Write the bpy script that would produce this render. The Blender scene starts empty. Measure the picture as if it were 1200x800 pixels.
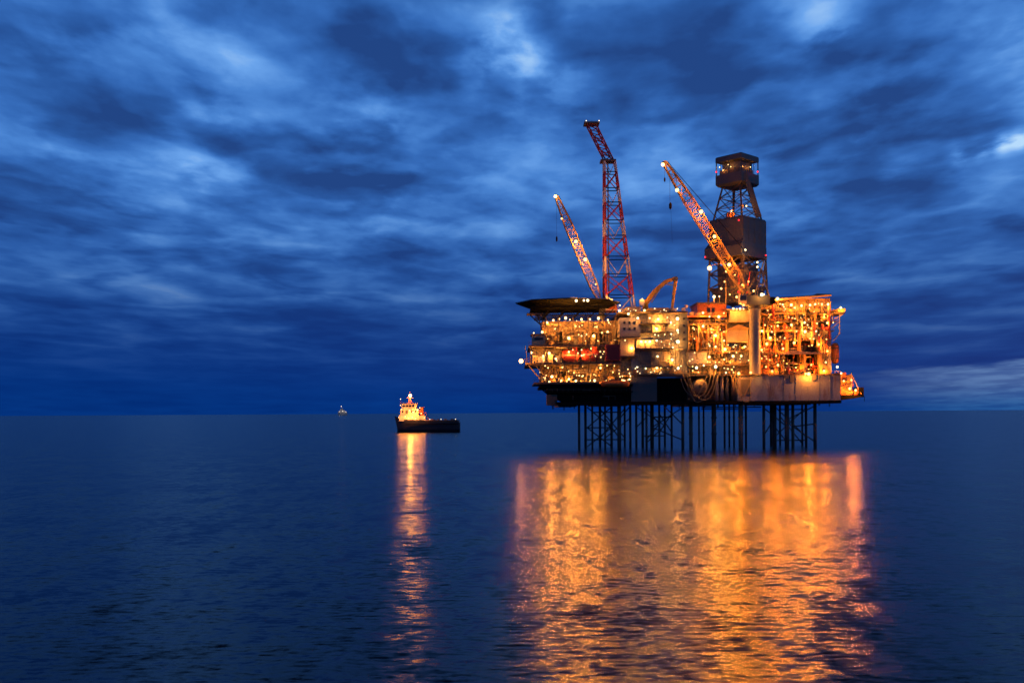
import bpy, math, random
from mathutils import Vector, Matrix
R = math.radians
sc = bpy.context.scene
col = sc.collection
rnd = random.Random(7)

# ------------------------------------------------------------------ frame of reference
F = 1167.0            # focal length in photograph pixels (1200 wide)
HC = 15.85            # eye height above the sea, metres
Y0 = 430.0            # distance to the platform's front
def X(px, Y=Y0): return (px - 600.0) * Y / F
def Z(py, Y=Y0, h=482.0): return HC + (h - py) * Y / F
def W(px, py, Y=Y0, h=482.0): return Vector((X(px, Y), Y, Z(py, Y, h)))

# ------------------------------------------------------------------ materials
def nodes(m):
    m.use_nodes = True
    nt = m.node_tree; nt.nodes.clear()
    return nt, nt.nodes, nt.links
def paint(name, base, worn=(0.16, 0.07, 0.03), amount=0.35, rough=0.55, scale=0.35, metal=0.0, spec=0.5):
    m = bpy.data.materials.new(name); nt, N, L = nodes(m)
    out = N.new('ShaderNodeOutputMaterial'); b = N.new('ShaderNodeBsdfPrincipled')
    tc = N.new('ShaderNodeTexCoord'); mp = N.new('ShaderNodeMapping')
    mp.inputs['Scale'].default_value = (1.0, 1.0, 0.28)
    n1 = N.new('ShaderNodeTexNoise'); n1.inputs['Scale'].default_value = scale; n1.inputs['Detail'].default_value = 7; n1.inputs['Roughness'].default_value = 0.65
    n2 = N.new('ShaderNodeTexNoise'); n2.inputs['Scale'].default_value = scale * 5; n2.inputs['Detail'].default_value = 4
    r = N.new('ShaderNodeValToRGB'); r.color_ramp.elements[0].position = 0.50; r.color_ramp.elements[1].position = 0.68
    mul = N.new('ShaderNodeMath'); mul.operation = 'MULTIPLY'; mul.inputs[1].default_value = amount
    mix = N.new('ShaderNodeMix'); mix.data_type = 'RGBA'
    mix.inputs[6].default_value = (*base, 1); mix.inputs[7].default_value = (*worn, 1)
    mix2 = N.new('ShaderNodeMix'); mix2.data_type = 'RGBA'; mix2.blend_type = 'MULTIPLY'; mix2.inputs[0].default_value = 0.5
    L.new(tc.outputs['Object'], mp.inputs['Vector']); L.new(mp.outputs[0], n1.inputs['Vector']); L.new(tc.outputs['Object'], n2.inputs['Vector'])
    L.new(n1.outputs[0], r.inputs[0]); L.new(r.outputs[0], mul.inputs[0]); L.new(mul.outputs[0], mix.inputs[0])
    L.new(mix.outputs[2], mix2.inputs[6]); L.new(n2.outputs[0], mix2.inputs[7])
    g = N.new('ShaderNodeGamma'); g.inputs[1].default_value = 1.0
    L.new(mix2.outputs[2], g.inputs[0]); L.new(g.outputs[0], b.inputs['Base Color'])
    b.inputs['Specular IOR Level'].default_value = spec
    b.inputs['Roughness'].default_value = rough; b.inputs['Metallic'].default_value = metal
    bp = N.new('ShaderNodeBump'); bp.inputs['Strength'].default_value = 0.25; bp.inputs['Distance'].default_value = 0.05
    L.new(n2.outputs[0], bp.inputs['Height']); L.new(bp.outputs[0], b.inputs['Normal'])
    L.new(b.outputs[0], out.inputs[0])
    return m
def glow(name, colour, strength):
    m = bpy.data.materials.new(name); nt, N, L = nodes(m)
    out = N.new('ShaderNodeOutputMaterial'); e = N.new('ShaderNodeEmission')
    e.inputs[0].default_value = (*colour, 1); e.inputs[1].default_value = strength
    L.new(e.outputs[0], out.inputs[0])
    return m
M = dict(
    grey=paint('grey_paint', (0.27, 0.265, 0.275)),
    hullgrey=paint('hull_grey_paint', (0.27, 0.31, 0.37), amount=0.85, scale=0.3),
    darkgrey=paint('dark_grey_paint', (0.11, 0.115, 0.125), amount=0.25),
    clad=paint('cladding_grey', (0.085, 0.088, 0.10), amount=0.2, rough=0.45, scale=0.15),
    black=paint('black_steel', (0.007, 0.007, 0.009), worn=(0.014, 0.010, 0.008), spec=0.1, rough=.8),
    steel=paint('brown_steel', (0.13, 0.09, 0.065)),
    tan=paint('tan_paint', (0.40, 0.29, 0.18), amount=.5),
    cream=paint('cream_paint', (0.56, 0.45, 0.31), amount=0.3),
    lilac=paint('pale_mauve_paint', (0.36, 0.32, 0.35), amount=0.3),
    ochre=paint('ochre_paint', (0.55, 0.33, 0.12)),
    yellow=paint('yellow_paint', (0.68, 0.38, 0.04), amount=0.25),
    orange=paint('orange_paint', (0.62, 0.16, 0.03), amount=0.2),
    red=paint('red_paint', (0.50, 0.035, 0.025), amount=0.15),
    boatred=paint('lifeboat_red', (0.46, 0.045, 0.025), amount=0.3, rough=0.55),
    white=paint('white_paint', (0.74, 0.73, 0.70), amount=0.2),
    pipe=paint('pipe_steel', (0.42, 0.36, 0.28), rough=0.4),
    pipedark=paint('pipe_dark', (0.13, 0.10, 0.08), rough=0.5),
    brown=paint('brown_paint', (0.27, 0.17, 0.09), amount=0.6),
    hose=paint('pale_hose', (0.22, 0.17, 0.11), amount=0.6, scale=0.9),
    leg=paint('jacket_steel', (0.05, 0.045, 0.045), amount=0.5),
    leglight=paint('conductor_steel', (0.22, 0.15, 0.11), amount=0.5),
    navy=paint('navy_hull', (0.020, 0.024, 0.045), amount=0.3),
    glass=paint('dark_glass', (0.02, 0.022, 0.026), amount=0.0, rough=0.12),
    amber=glow('amber_lamp', (1.0, 0.66, 0.26), 5),
    deep=glow('orange_lamp', (1.0, 0.56, 0.16), 5),
    warm=glow('warm_lamp', (1.0, 0.76, 0.38), 5),
    big=glow('orange_beacon', (1.0, 0.50, 0.16), 7),
    redlamp=glow('red_lamp', (1.0, 0.02, 0.03), 3),
    shiplamp=glow('ship_lamp', (1.0, 0.62, 0.24), 6),
    masthead=glow('masthead_lamp', (1.0, 0.60, 0.25), 9),
    farlamp=glow('far_lamp', (1.0, 0.85, 0.65), 4),
    whitelamp=glow('white_lamp', (1.0, 0.85, 0.6), 3),
)

# the light each kind of lamp throws: colour, watts per square metre of lamp radius squared
BEAM = dict(amber=((1.0,.325,.034),8300), deep=((1.0,.25,.017),10500), warm=((1.0,.385,.057),4700), big=((1.0,.30,.035),6000), redlamp=((1,.02,.03),90),
            shiplamp=((1.0,.29,.035),12000), masthead=((1.0,.33,.05),14000), whitelamp=((1,.8,.55),120), farlamp=((1,.8,.6),500))
for m in bpy.data.materials:
    if m.name.endswith('_lamp') or m.name.endswith('beacon'): m.cycles.emission_sampling = 'NONE'
PL = {}
def beam(parent, kind, r, at, gain=1.0):
    if (kind, r, gain) not in PL:
        l = bpy.data.lights.new('lamp_light', 'POINT'); c, p = BEAM[kind]; l.color = c; l.energy = p*r*r*gain; l.shadow_soft_size = r*.6*gain**.7; PL[(kind, r, gain)] = l
    o = bpy.data.objects.new('lamp_light', PL[(kind, r, gain)]); col.objects.link(o); o.parent = parent; o.location = at; return o

# ------------------------------------------------------------------ mesh builder
class MB:
    def __init__(s): s.v = []; s.f = []; s.m = []; s.mi = 0
    def add(s, vs, fs):
        b = len(s.v); s.v += [Vector(v) for v in vs]; s.f += [tuple(b + i for i in f) for f in fs]; s.m += [s.mi] * len(fs); return s
    def box(s, x0, x1, y0, y1, z0, z1):
        if x0 > x1: x0, x1 = x1, x0
        if z0 > z1: z0, z1 = z1, z0
        return s.add([(x0,y0,z0),(x1,y0,z0),(x1,y1,z0),(x0,y1,z0),(x0,y0,z1),(x1,y0,z1),(x1,y1,z1),(x0,y1,z1)],
                     [(3,2,1,0),(4,5,6,7),(0,1,5,4),(1,2,6,5),(2,3,7,6),(3,0,4,7)])
    def pbox(s, px0, px1, py0, py1, Ya, Yb):      # photo rectangle on the plane Ya, going back to Yb
        return s.box(X(px0, Ya), X(px1, Ya), Ya, Yb, Z(py1, Ya), Z(py0, Ya))
    def bar(s, p, q, r, n=4, r2=None):
        p = Vector(p); q = Vector(q); d = q - p
        if d.length < 1e-6: return s
        d.normalize(); a = Vector((0,0,1)) if abs(d.z) < 0.9 else Vector((1,0,0))
        u = d.cross(a).normalized(); w = d.cross(u); r2 = r if r2 is None else r2
        vs = []
        for c, rr in ((p, r), (q, r2)):
            for i in range(n):
                t = 2*math.pi*(i+0.5)/n; vs.append(c + (u*math.cos(t) + w*math.sin(t))*rr)
        fs = [(i, (i+1)%n, n+(i+1)%n, n+i) for i in range(n)] + [tuple(range(n-1,-1,-1)), tuple(range(n, 2*n))]
        return s.add(vs, fs)
    def tube(s, pts, r, n=6):
        pts = [Vector(p) for p in pts]; vs = []
        for i, c in enumerate(pts):
            d = (pts[min(i+1, len(pts)-1)] - pts[max(i-1, 0)]).normalized()
            a = Vector((0,1,0)) if abs(d.y) < 0.9 else Vector((1,0,0))
            u = d.cross(a).normalized(); w = d.cross(u)
            for j in range(n):
                t = 2*math.pi*j/n; vs.append(c + (u*math.cos(t) + w*math.sin(t))*r)
        fs = []
        for i in range(len(pts)-1):
            for j in range(n): fs.append((i*n+j, i*n+(j+1)%n, (i+1)*n+(j+1)%n, (i+1)*n+j))
        fs += [tuple(range(n-1,-1,-1)), tuple(range((len(pts)-1)*n, len(pts)*n))]
        return s.add(vs, fs)
    def lathe(s, c, axis, prof, n=14):            # prof: (distance along axis, radius)
        c = Vector(c); d = Vector(axis).normalized(); a = Vector((0,0,1)) if abs(d.z) < 0.9 else Vector((1,0,0))
        u = d.cross(a).normalized(); w = d.cross(u); vs = []
        for t, r in prof:
            for j in range(n):
                k = 2*math.pi*j/n; vs.append(c + d*t + (u*math.cos(k) + w*math.sin(k))*r)
        fs = []
        for i in range(len(prof)-1):
            for j in range(n): fs.append((i*n+j, i*n+(j+1)%n, (i+1)*n+(j+1)%n, (i+1)*n+j))
        fs += [tuple(range(n-1,-1,-1)), tuple(range((len(prof)-1)*n, len(prof)*n))]
        return s.add(vs, fs)
    def loft(s, rings):                            # closed rings with equal counts
        n = len(rings[0]); vs = [p for r in rings for p in r]; fs = []
        for i in range(len(rings)-1):
            for j in range(n): fs.append((i*n+j, i*n+(j+1)%n, (i+1)*n+(j+1)%n, (i+1)*n+j))
        fs += [tuple(range(n-1,-1,-1)), tuple(range((len(rings)-1)*n, len(rings)*n))]
        return s.add(vs, fs)
    def ball(s, c, r, n=8, k=6):
        prof = [(-r*math.cos(math.pi*i/k), max(0.02*r, r*math.sin(math.pi*i/k))) for i in range(k+1)]
        return s.lathe(c, (0,0,1), prof, n)
    def build(s, name, mat, parent=None, smooth=False, mats=None):
        me = bpy.data.meshes.new(name)
        off = Vector((0,0,0)); q = parent
        while q is not None: off += q.location; q = q.parent
        me.from_pydata([v - off for v in s.v], [], s.f); 
        for m in (mats or [mat]): me.materials.append(m)
        if mats:
            for p, i in zip(me.polygons, s.m): p.material_index = i
        if smooth:
            for p in me.polygons: p.use_smooth = True
        o = bpy.data.objects.new(name, me); col.objects.link(o)
        if parent: o.parent = parent
        return o
def tag(o, label=None, cat=None, group=None, kind=None):
    if label: o['label'] = label
    if cat: o['category'] = cat
    if group: o['group'] = group
    if kind: o['kind'] = kind
    return o
def thing(name, loc, label, cat, group=None):
    o = bpy.data.objects.new(name, None); col.objects.link(o); o.location = loc; o.empty_display_size = 1
    return tag(o, label, cat, group)
def part(name, mat, parent, fn, smooth=False):
    b = MB(); fn(b); return b.build(name, mat, parent, smooth)
def pbox(name, mat, parent, px0, px1, py0, py1, Ya, Yb):
    return MB().pbox(px0, px1, py0, py1, Ya, Yb).build(name, mat, parent)

# ------------------------------------------------------------------ floodlights (parts of what they are bolted to)
LAMP = {}
def lamp_mesh(kind, r):
    r = round(r*0.74, 2); key = (kind, r)
    if key not in LAMP:
        b = MB(); b.ball((0,0,0), r, 8, 6)
        b.mi = 1; b.bar((0, r*0.3, r*1.0), (0, r*0.9, r*1.6), 0.09); b.box(-r*0.7, r*0.7, -r*0.15, r*0.9, r*1.0, r*1.12)
        o = b.build('floodlight', None, None, True, [M[kind], M['darkgrey']])
        LAMP[key] = o.data; bpy.data.objects.remove(o)
    return LAMP[key]
def lamp(parent, px, py, Y, kind='amber', r=0.62, name='floodlight', h=482.0, gain=1.0):
    o = bpy.data.objects.new(name, lamp_mesh(kind, r)); col.objects.link(o)
    off = Vector((0,0,0)); q = parent
    while q is not None: off += q.location; q = q.parent
    o.parent = parent; o.location = W(px, py, Y, h) - off; rr = round(r*.74, 2)
    if gain: beam(parent, kind, rr, o.location + Vector((0, -rr*1.75, -rr*.4)), gain)
    return o
def glints(parent, px0, px1, py0, py1, Y, n, seed, kind='amber'):
    """small added glints scattered at random over the decks"""
    g = random.Random(seed); off = Vector((0,0,0)); q = parent
    while q is not None: off += q.location; q = q.parent
    for i in range(n):
        r = g.uniform(.2, .36)
        o = bpy.data.objects.new('bulkhead_lamp', lamp_mesh(kind, r)); col.objects.link(o); o.parent = parent  # glowing ball added for a denser golden glow, throws no beam
        o.location = W(g.uniform(px0, px1), g.uniform(py0, py1), Y + g.uniform(0, 1.5)) - off
def lamps(parent, spots, Y, kind='amber', r=0.62):
    for i, (px, py) in enumerate(spots): lamp(parent, px, py, Y, kind, r * rnd.uniform(0.85, 1.2) if i % 2 == 0 else r * rnd.uniform(0.5, 0.9), gain=1.9 if i % 2 == 0 else 0)

# ------------------------------------------------------------------ recurring shapes
def rail(parent, px0, px1, py, Y, mat=None, depth=None):
    def fn(b):
        x0, x1, z = X(px0, Y), X(px1, Y), Z(py, Y)
        n = max(2, int((x1-x0)/2.2))
        for i in range(n+1):
            x = x0 + (x1-x0)*i/n; b.bar((x,Y,z), (x,Y,z+1.25), 0.06)
        for h in (0.65, 1.25): b.bar((x0,Y,z+h), (x1,Y,z+h), 0.06)
    return part('handrail', mat or M['ochre'], parent, fn)
def lattice(b, A, B, u, wa, wb, v, da, db, n, rc, rb, cross=False, t0=0.0, t1=1.0, caps=True):
    A = Vector(A); B = Vector(B); u = Vector(u).normalized(); v = Vector(v).normalized()
    def c(t, i, j):
        p = A.lerp(B, t); w = wa + (wb-wa)*t; d = da + (db-da)*t
        return p + u*(i*w/2) + v*(j*d/2)
    ij = [(-1,-1),(1,-1),(1,1),(-1,1)]
    for i, j in ij: b.bar(c(t0,i,j), c(t1,i,j), rc, 6)
    for k in range(n):
        ta = t0 + (t1-t0)*k/n; tb = t0 + (t1-t0)*(k+1)/n
        for q in range(4):
            a, e = ij[q], ij[(q+1)%4]
            if caps or k: b.bar(c(ta,*a), c(ta,*e), rb)
            if cross: b.bar(c(ta,*a), c(tb,*e), rb); b.bar(c(ta,*e), c(tb,*a), rb)
            elif k % 2: b.bar(c(ta,*a), c(tb,*e), rb)
            else: b.bar(c(ta,*e), c(tb,*a), rb)
    for q in range(4): b.bar(c(t1,*ij[q]), c(t1,*ij[(q+1)%4]), rb)
def pipes(parent, px0, px1, py0, py1, Ya, Yb, n, mats, seed, rmin=0.12, rmax=0.4):
    g = random.Random(seed)
    for i in range(n):
        Y = g.uniform(Ya, Yb); r = g.uniform(rmin, rmax); pts = []
        x = g.uniform(px0, px1); y = g.uniform(py0, py1)
        horiz = g.random() < 0.5
        for k in range(g.randint(2, 4)):
            pts.append(W(min(max(x, px0), px1), min(max(y, py0), py1), Y))
            if horiz: x += g.choice((-1, 1)) * g.uniform(6, 22)
            else: y += g.choice((-1, 1)) * g.uniform(5, 16)
            horiz = not horiz
        q = [pts[0]]
        for p in pts[1:]:
            if (p - q[-1]).length > 0.4: q.append(p)
        if len(q) < 2: continue
        def fn(b):
            for a, c in zip(q, q[1:]):
                b.bar(a, c, r, 6)
            for c in q[1:-1]: b.ball(c, r*1.1, 6, 4)
        part('pipe', M[g.choice(mats)], parent, fn, True)
def kit(parent, px0, px1, py, Ya, Yb, n, mats, seed, hmax=9):
    """boxes and drums standing on a deck whose top lies at py"""
    g = random.Random(seed)
    for i in range(n):
        Y = g.uniform(Ya, Yb); w = g.uniform(2.5, 7); h = g.uniform(3, hmax); x = g.uniform(px0, px1 - w)
        m = M[g.choice(mats)]
        if g.random() < 0.45:
            def fn(b):
                rr = (X(x+w, Y)-X(x, Y))/2; H = Z(py-h, Y)-Z(py, Y)
                b.lathe((X(x+w/2, Y), Y+rr, Z(py, Y)), (0,0,1), [(0, rr*.9), (0.15, rr), (H*0.85, rr), (H*0.97, rr*0.6), (H, 0.1)], 12)
            part('drum', m, parent, fn, False)
        else:
            part('equipment_box', m, parent, lambda b: (b.pbox(x, x+w, py-h, py, Y, Y+2.5), b.pbox(x+0.15*w, x+0.85*w, py-h+0.3*h, py-0.25*h, Y-0.12, Y-0.004)))
def frame(parent, px0, px1, py0, py1, Y, cols, brace='X', r=0.28, rb=0.16, mat='steel'):
    xs = [px0 + (px1-px0)*i/(cols-1) for i in range(cols)]
    for x in xs: part('column', M[mat], parent, lambda b: b.bar(W(x,py0,Y), W(x,py1,Y), r, 6))
    for i, (a, c) in enumerate(zip(xs, xs[1:])):
        if brace == 'X': part('cross_brace', M[mat], parent, lambda b: (b.bar(W(a,py0,Y), W(c,py1,Y), rb), b.bar(W(c,py0,Y), W(a,py1,Y), rb)))
        elif brace == 'V':
            m = (a+c)/2
            part('cross_brace', M[mat], parent, lambda b: (b.bar(W(a,py1,Y), W(m,py0,Y), rb), b.bar(W(c,py1,Y), W(m,py0,Y), rb)))
        elif brace == 'N':
            part('cross_brace', M[mat], parent, lambda b: b.bar(W(a,py0 if i % 2 else py1,Y), W(c,py1 if i % 2 else py0,Y), rb))
def stairs(parent, px0, px1, py0, py1, Y, mat='ochre'):
    def fn(b):
        for dy in (0, 1.6):
            b.bar(W(px0,py0,Y+dy), W(px1,py1,Y+dy), 0.14)
            b.bar(W(px0,py0,Y+dy)+Vector((0,0,1.1)), W(px1,py1,Y+dy)+Vector((0,0,1.1)), 0.06)
        for i in range(9):
            p = W(px0,py0,Y).lerp(W(px1,py1,Y), i/8); b.box(p.x-0.18, p.x+0.18, Y, Y+1.6, p.z-0.04, p.z+0.04)
    return part('staircase', M[mat], parent, fn)

# ================================================================== THE SETTING
# camera: level, with lens rise, leaning a touch to one side as in the photograph
cam = bpy.data.cameras.new('Camera'); co = bpy.data.objects.new('Camera', cam); col.objects.link(co)
cam.sensor_width = 36.0; cam.lens = 36.0 * F / 1200.0; cam.shift_y = 83.5 / 1200.0
cam.clip_start = 0.5; cam.clip_end = 200000
co.location = (0, 0, HC); co.rotation_euler = (R(90), R(0.33), 0)
sc.camera = co

# sea: one sheet to the horizon, its ripples a field of surface slopes in metres
me = bpy.data.meshes.new('sea'); S = 90000
me.from_pydata([(-S,-600,0),(S,-600,0),(S,S,0),(-S,S,0)], [], [(0,1,2,3)])
sea = bpy.data.objects.new('sea', me); col.objects.link(sea); tag(sea, kind='structure')
m = bpy.data.materials.new('sea_water'); nt, N, L = nodes(m)
out = N.new('ShaderNodeOutputMaterial'); b = N.new('ShaderNodeBsdfPrincipled')
b.inputs['Base Color'].default_value = (0.0001, 0.002, 0.008, 1); b.inputs['IOR'].default_value = 1.145
b.inputs['Roughness'].default_value = 0.20
geo = N.new('ShaderNodeNewGeometry')
def slope(scale, k, detail, rough=0.5, sy=1.0, off=0.0, rot=0.0):
    mp = N.new('ShaderNodeMapping'); mp.inputs['Scale'].default_value = (scale, scale*sy, scale); mp.inputs['Location'].default_value = (off, off*1.7, 0)
    mp.inputs['Rotation'].default_value = (0, 0, R(rot))
    n = N.new('ShaderNodeTexNoise'); n.noise_dimensions = '2D'; n.inputs['Scale'].default_value = 1.0
    n.inputs['Detail'].default_value = detail; n.inputs['Roughness'].default_value = rough; n.inputs['Distortion'].default_value = 0.0
    L.new(geo.outputs['Position'], mp.inputs['Vector']); L.new(mp.outputs[0], n.inputs['Vector'])
    sub = N.new('ShaderNodeVectorMath'); sub.operation = 'SUBTRACT'; sub.inputs[1].default_value = (0.5, 0.5, 0.5)
    L.new(n.outputs['Color'], sub.inputs[0])
    mul = N.new('ShaderNodeVectorMath'); mul.operation = 'MULTIPLY'; mul.inputs[1].default_value = (k[0], k[1], 0)
    L.new(sub.outputs[0], mul.inputs[0]); return mul.outputs[0]
def vadd(a, c):
    n = N.new('ShaderNodeVectorMath'); n.operation = 'ADD'; L.new(a, n.inputs[0])
    if isinstance(c, tuple): n.inputs[1].default_value = c
    else: L.new(c, n.inputs[1])
    return n.outputs[0]
s = vadd(slope(2.3, (0.16, 0.24), 6.0, 0.72, 1.5), slope(0.65, (0.12, 0.40), 3.0, 0.5, 2.4, 31.0, 6))
s = vadd(s, slope(0.07, (0.03, 0.10), 2.0, 0.5, 3.0, 77.0, -8))
s = vadd(s, slope(0.19, (0.04, 0.18), 2.0, 0.5, 2.6, 53.0, 4))
s = vadd(s, slope(0.34, (0.05, 0.20), 3.0, 0.6, 0.32, 11.0, 0))
s = vadd(s, slope(0.10, (0.015, 0.22), 3.0, 0.6, 0.42, 43.0, 0))
s = vadd(s, (0, 0, 1))
nn = N.new('ShaderNodeVectorMath'); nn.operation = 'NORMALIZE'; L.new(s, nn.inputs[0]); L.new(nn.outputs[0], b.inputs['Normal'])
L.new(b.outputs[0], out.inputs[0]); me.materials.append(m)

# sky: twilight sky texture behind a rolling cloud deck laid out on a plane overhead
w = bpy.data.worlds.new('World'); sc.world = w; w.use_nodes = True
nt = w.node_tree; N = nt.nodes; L = nt.links; N.clear()
out = N.new('ShaderNodeOutputWorld'); bg = N.new('ShaderNodeBackground'); L.new(bg.outputs[0], out.inputs[0])
tc = N.new('ShaderNodeTexCoord')
def math_(op, a, c=None, d=None, clamp=False):
    n = N.new('ShaderNodeMath'); n.operation = op; n.use_clamp = clamp
    for i, q in enumerate((a, c, d)):
        if q is None: continue
        if isinstance(q, (int, float)): n.inputs[i].default_value = q
        else: L.new(q, n.inputs[i])
    return n.outputs[0]
def smooth(x, a, c):
    n = N.new('ShaderNodeMapRange'); n.interpolation_type = 'SMOOTHSTEP'; L.new(x, n.inputs[0])
    n.inputs[1].default_value = a; n.inputs[2].default_value = c; return n.outputs[0]
def mixc(f, a, c, mode='MIX'):
    n = N.new('ShaderNodeMix'); n.data_type = 'RGBA'; n.blend_type = mode
    for i, q in ((0, f), (6, a), (7, c)):
        if isinstance(q, (int, float)): n.inputs[i].default_value = q
        elif isinstance(q, tuple): n.inputs[i].default_value = (*q, 1)
        else: L.new(q, n.inputs[i])
    return n.outputs[2]
sep = N.new('ShaderNodeSeparateXYZ'); L.new(tc.outputs['Generated'], sep.inputs[0])
dx, dy, dz = sep.outputs
zc = math_('MAXIMUM', dz, 0.0)
den = math_('ADD', zc, 0.10)
az0 = math_('DIVIDE', dx, math_('POWER', den, 0.6)); vv = math_('MULTIPLY', math_('POWER', den, -0.62), 1.55)
cmb = N.new('ShaderNodeCombineXYZ'); L.new(az0, cmb.inputs[0]); L.new(vv, cmb.inputs[1]); cmb.inputs[2].default_value = 3.7
def cloud(scale, detail, rough, dist, off, aspect=1.3):
    mp = N.new('ShaderNodeMapping'); mp.inputs['Location'].default_value = off
    mp.inputs['Scale'].default_value = (scale*aspect, scale, scale); L.new(cmb.outputs[0], mp.inputs[0])
    n = N.new('ShaderNodeTexNoise'); n.inputs['Scale'].default_value = 1; n.inputs['Detail'].default_value = detail
    n.inputs['Roughness'].default_value = rough; n.inputs['Distortion'].default_value = dist; L.new(mp.outputs[0], n.inputs[0]); return n.outputs[0]
# thick cloud is dark; its upper edges catch the last light
def layer(scale, off, up, rough, dist=0.15):
    a_ = cloud(scale, 9, rough, dist, off); b_ = cloud(scale, 9, rough, dist, (off[0], off[1]-up, off[2]))
    return a_, math_('SUBTRACT', a_, b_)
n0, e0 = layer(2.4, (4.1, 2.3, 0), 0.22, 0.47)
n1, e1 = layer(6.5, (9.0, 1.0, 2.0), 0.26, 0.50)
# rounded billows: soft cells whose middles hang thick and dark
def billow(scale, up):
    wn = N.new('ShaderNodeTexNoise'); wn.inputs['Scale'].default_value = 3.0; wn.inputs['Detail'].default_value = 5; L.new(cmb.outputs[0], wn.inputs[0])
    sb = N.new('ShaderNodeVectorMath'); sb.operation = 'SUBTRACT'; sb.inputs[1].default_value = (.5,.5,.5); L.new(wn.outputs['Color'], sb.inputs[0])
    ml = N.new('ShaderNodeVectorMath'); ml.operation = 'SCALE'; ml.inputs['Scale'].default_value = 0.75; L.new(sb.outputs[0], ml.inputs[0])
    ad = N.new('ShaderNodeVectorMath'); ad.operation = 'ADD'; L.new(cmb.outputs[0], ad.inputs[0]); L.new(ml.outputs[0], ad.inputs[1])
    mp = N.new('ShaderNodeMapping'); mp.inputs['Location'].default_value = (1.3, 0.4-up, 0); mp.inputs['Scale'].default_value = (scale*1.1, scale, scale); L.new(ad.outputs[0], mp.inputs[0])
    vo = N.new('ShaderNodeTexVoronoi'); vo.voronoi_dimensions = '2D'; vo.feature = 'SMOOTH_F1'; vo.inputs['Smoothness'].default_value = 0.6; vo.inputs['Scale'].default_value = 1.0; vo.inputs['Detail'].default_value = 1.5
    L.new(mp.outputs[0], vo.inputs['Vector']); return vo.outputs['Distance']
b0 = billow(3.4, 0); b1 = billow(3.4, 0.22)
c = math_('ADD', 0.475, math_('MULTIPLY', math_('SUBTRACT', 0.5, n0), 0.62))
c = math_('ADD', c, math_('MULTIPLY', math_('SUBTRACT', 0.5, n1), 0.30))
c = math_('ADD', c, math_('MULTIPLY', e0, 0.55)); c = math_('ADD', c, math_('MULTIPLY', e1, 0.26))
c = math_('ADD', c, math_('MULTIPLY', math_('SUBTRACT', b0, 0.45), 0.16))
c = math_('ADD', c, math_('MULTIPLY', math_('SUBTRACT', b1, b0), 0.22))
# thinner places in the deck, each a patch of directions
def spot(px, py, k, a):
    d = Vector(((px-600)/F, 1.0, (483-py)/F)).normalized()
    vm = N.new('ShaderNodeVectorMath'); vm.operation = 'DOT_PRODUCT'; vm.inputs[1].default_value = d; L.new(tc.outputs['Generated'], vm.inputs[0])
    e = math_('EXPONENT', math_('MULTIPLY', math_('SUBTRACT', vm.outputs['Value'], 1.0), k))
    return math_('MULTIPLY', e, a)
S_ = None
for px, py, k, a in ((90,45,900,.05),(590,60,1200,.07),(640,75,600,.05),(975,25,2200,.10),(1125,184,26000,.15),(1150,178,26000,.2),(1175,173,26000,.2),(1198,168,26000,.2),(1050,205,6000,.06),(250,200,500,.04),(760,150,800,.05),(940,60,900,.05),(1180,40,900,.05),
                     (420,190,300,-.07),(860,140,180,-.06),(1060,120,400,-.05),(330,70,400,-.05),(90,180,500,-.04),(200,10,500,.02),(300,90,300,.06)):
    q_ = spot(px, py, k, a); S_ = q_ if S_ is None else math_('ADD', S_, q_)
c = math_('ADD', c, math_('MULTIPLY', S_, math_('ADD', 0.35, math_('MULTIPLY', smooth(math_('SUBTRACT', 1.0, n1), 0.42, 0.60), 1.5))))
r = N.new('ShaderNodeValToRGB'); L.new(c, r.inputs[0]); cr = r.color_ramp; cr.interpolation = 'LINEAR'
pts = [(0.36, (0.014, 0.058, 0.23)), (0.44, (0.021, 0.095, 0.345)), (0.51, (0.035, 0.147, 0.485)), (0.58, (0.066, 0.228, 0.64)), (0.67, (0.145, 0.37, 0.83)), (0.82, (0.46, 0.70, 0.97))]
cr.elements[0].position, cr.elements[0].color = pts[0][0], (*pts[0][1], 1)
cr.elements[1].position, cr.elements[1].color = pts[-1][0], (*pts[-1][1], 1)
for p, k in pts[1:-1]: e = cr.elements.new(p); e.color = (*k, 1)
deck = r.outputs[0]
# far off the deck closes into a dark blue bank over the horizon
low = mixc(math_('MULTIPLY', c, 1.0, None, True), (0.000, 0.016, 0.14), (0.002, 0.046, 0.26))
sky = mixc(smooth(dz, 0.02, 0.24), low, deck)
sky = mixc(smooth(dz, 0.36, 0.46), sky, (0.0015, 0.011, 0.055))  # sky above the view darkened so the sea reflects less of it
# a clear strip under the bank to one side
az = math_('DIVIDE', dx, math_('MAXIMUM', dy, 0.05))
side = smooth(az, 0.30, 0.50)
strip_top = math_('ADD', 0.036, math_('MULTIPLY', math_('SUBTRACT', az, 0.35), 0.045))
strip_top = math_('ADD', strip_top, math_('MULTIPLY', math_('SUBTRACT', n1, 0.5), 0.016))
below = math_('SUBTRACT', 1.0, smooth(math_('SUBTRACT', dz, strip_top), -0.007, 0.004))
strip = math_('MULTIPLY', math_('MULTIPLY', below, side), math_('ADD', 0.45, math_('MULTIPLY', smooth(n1, 0.35, 0.65), 0.5)))
stripcol = mixc(smooth(dz, 0.0, 0.032), (0.022, 0.11, 0.33), (0.10, 0.20, 0.44))
sky = mixc(strip, sky, stripcol)
ns = N.new('ShaderNodeTexSky'); ns.sky_type = 'NISHITA'; ns.sun_disc = False
ns.sun_elevation = R(-3.5); ns.sun_rotation = R(75)
sky = mixc(0.05, sky, ns.outputs[0], 'ADD')
L.new(sky, bg.inputs[0]); bg.inputs[1].default_value = 1.0
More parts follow.
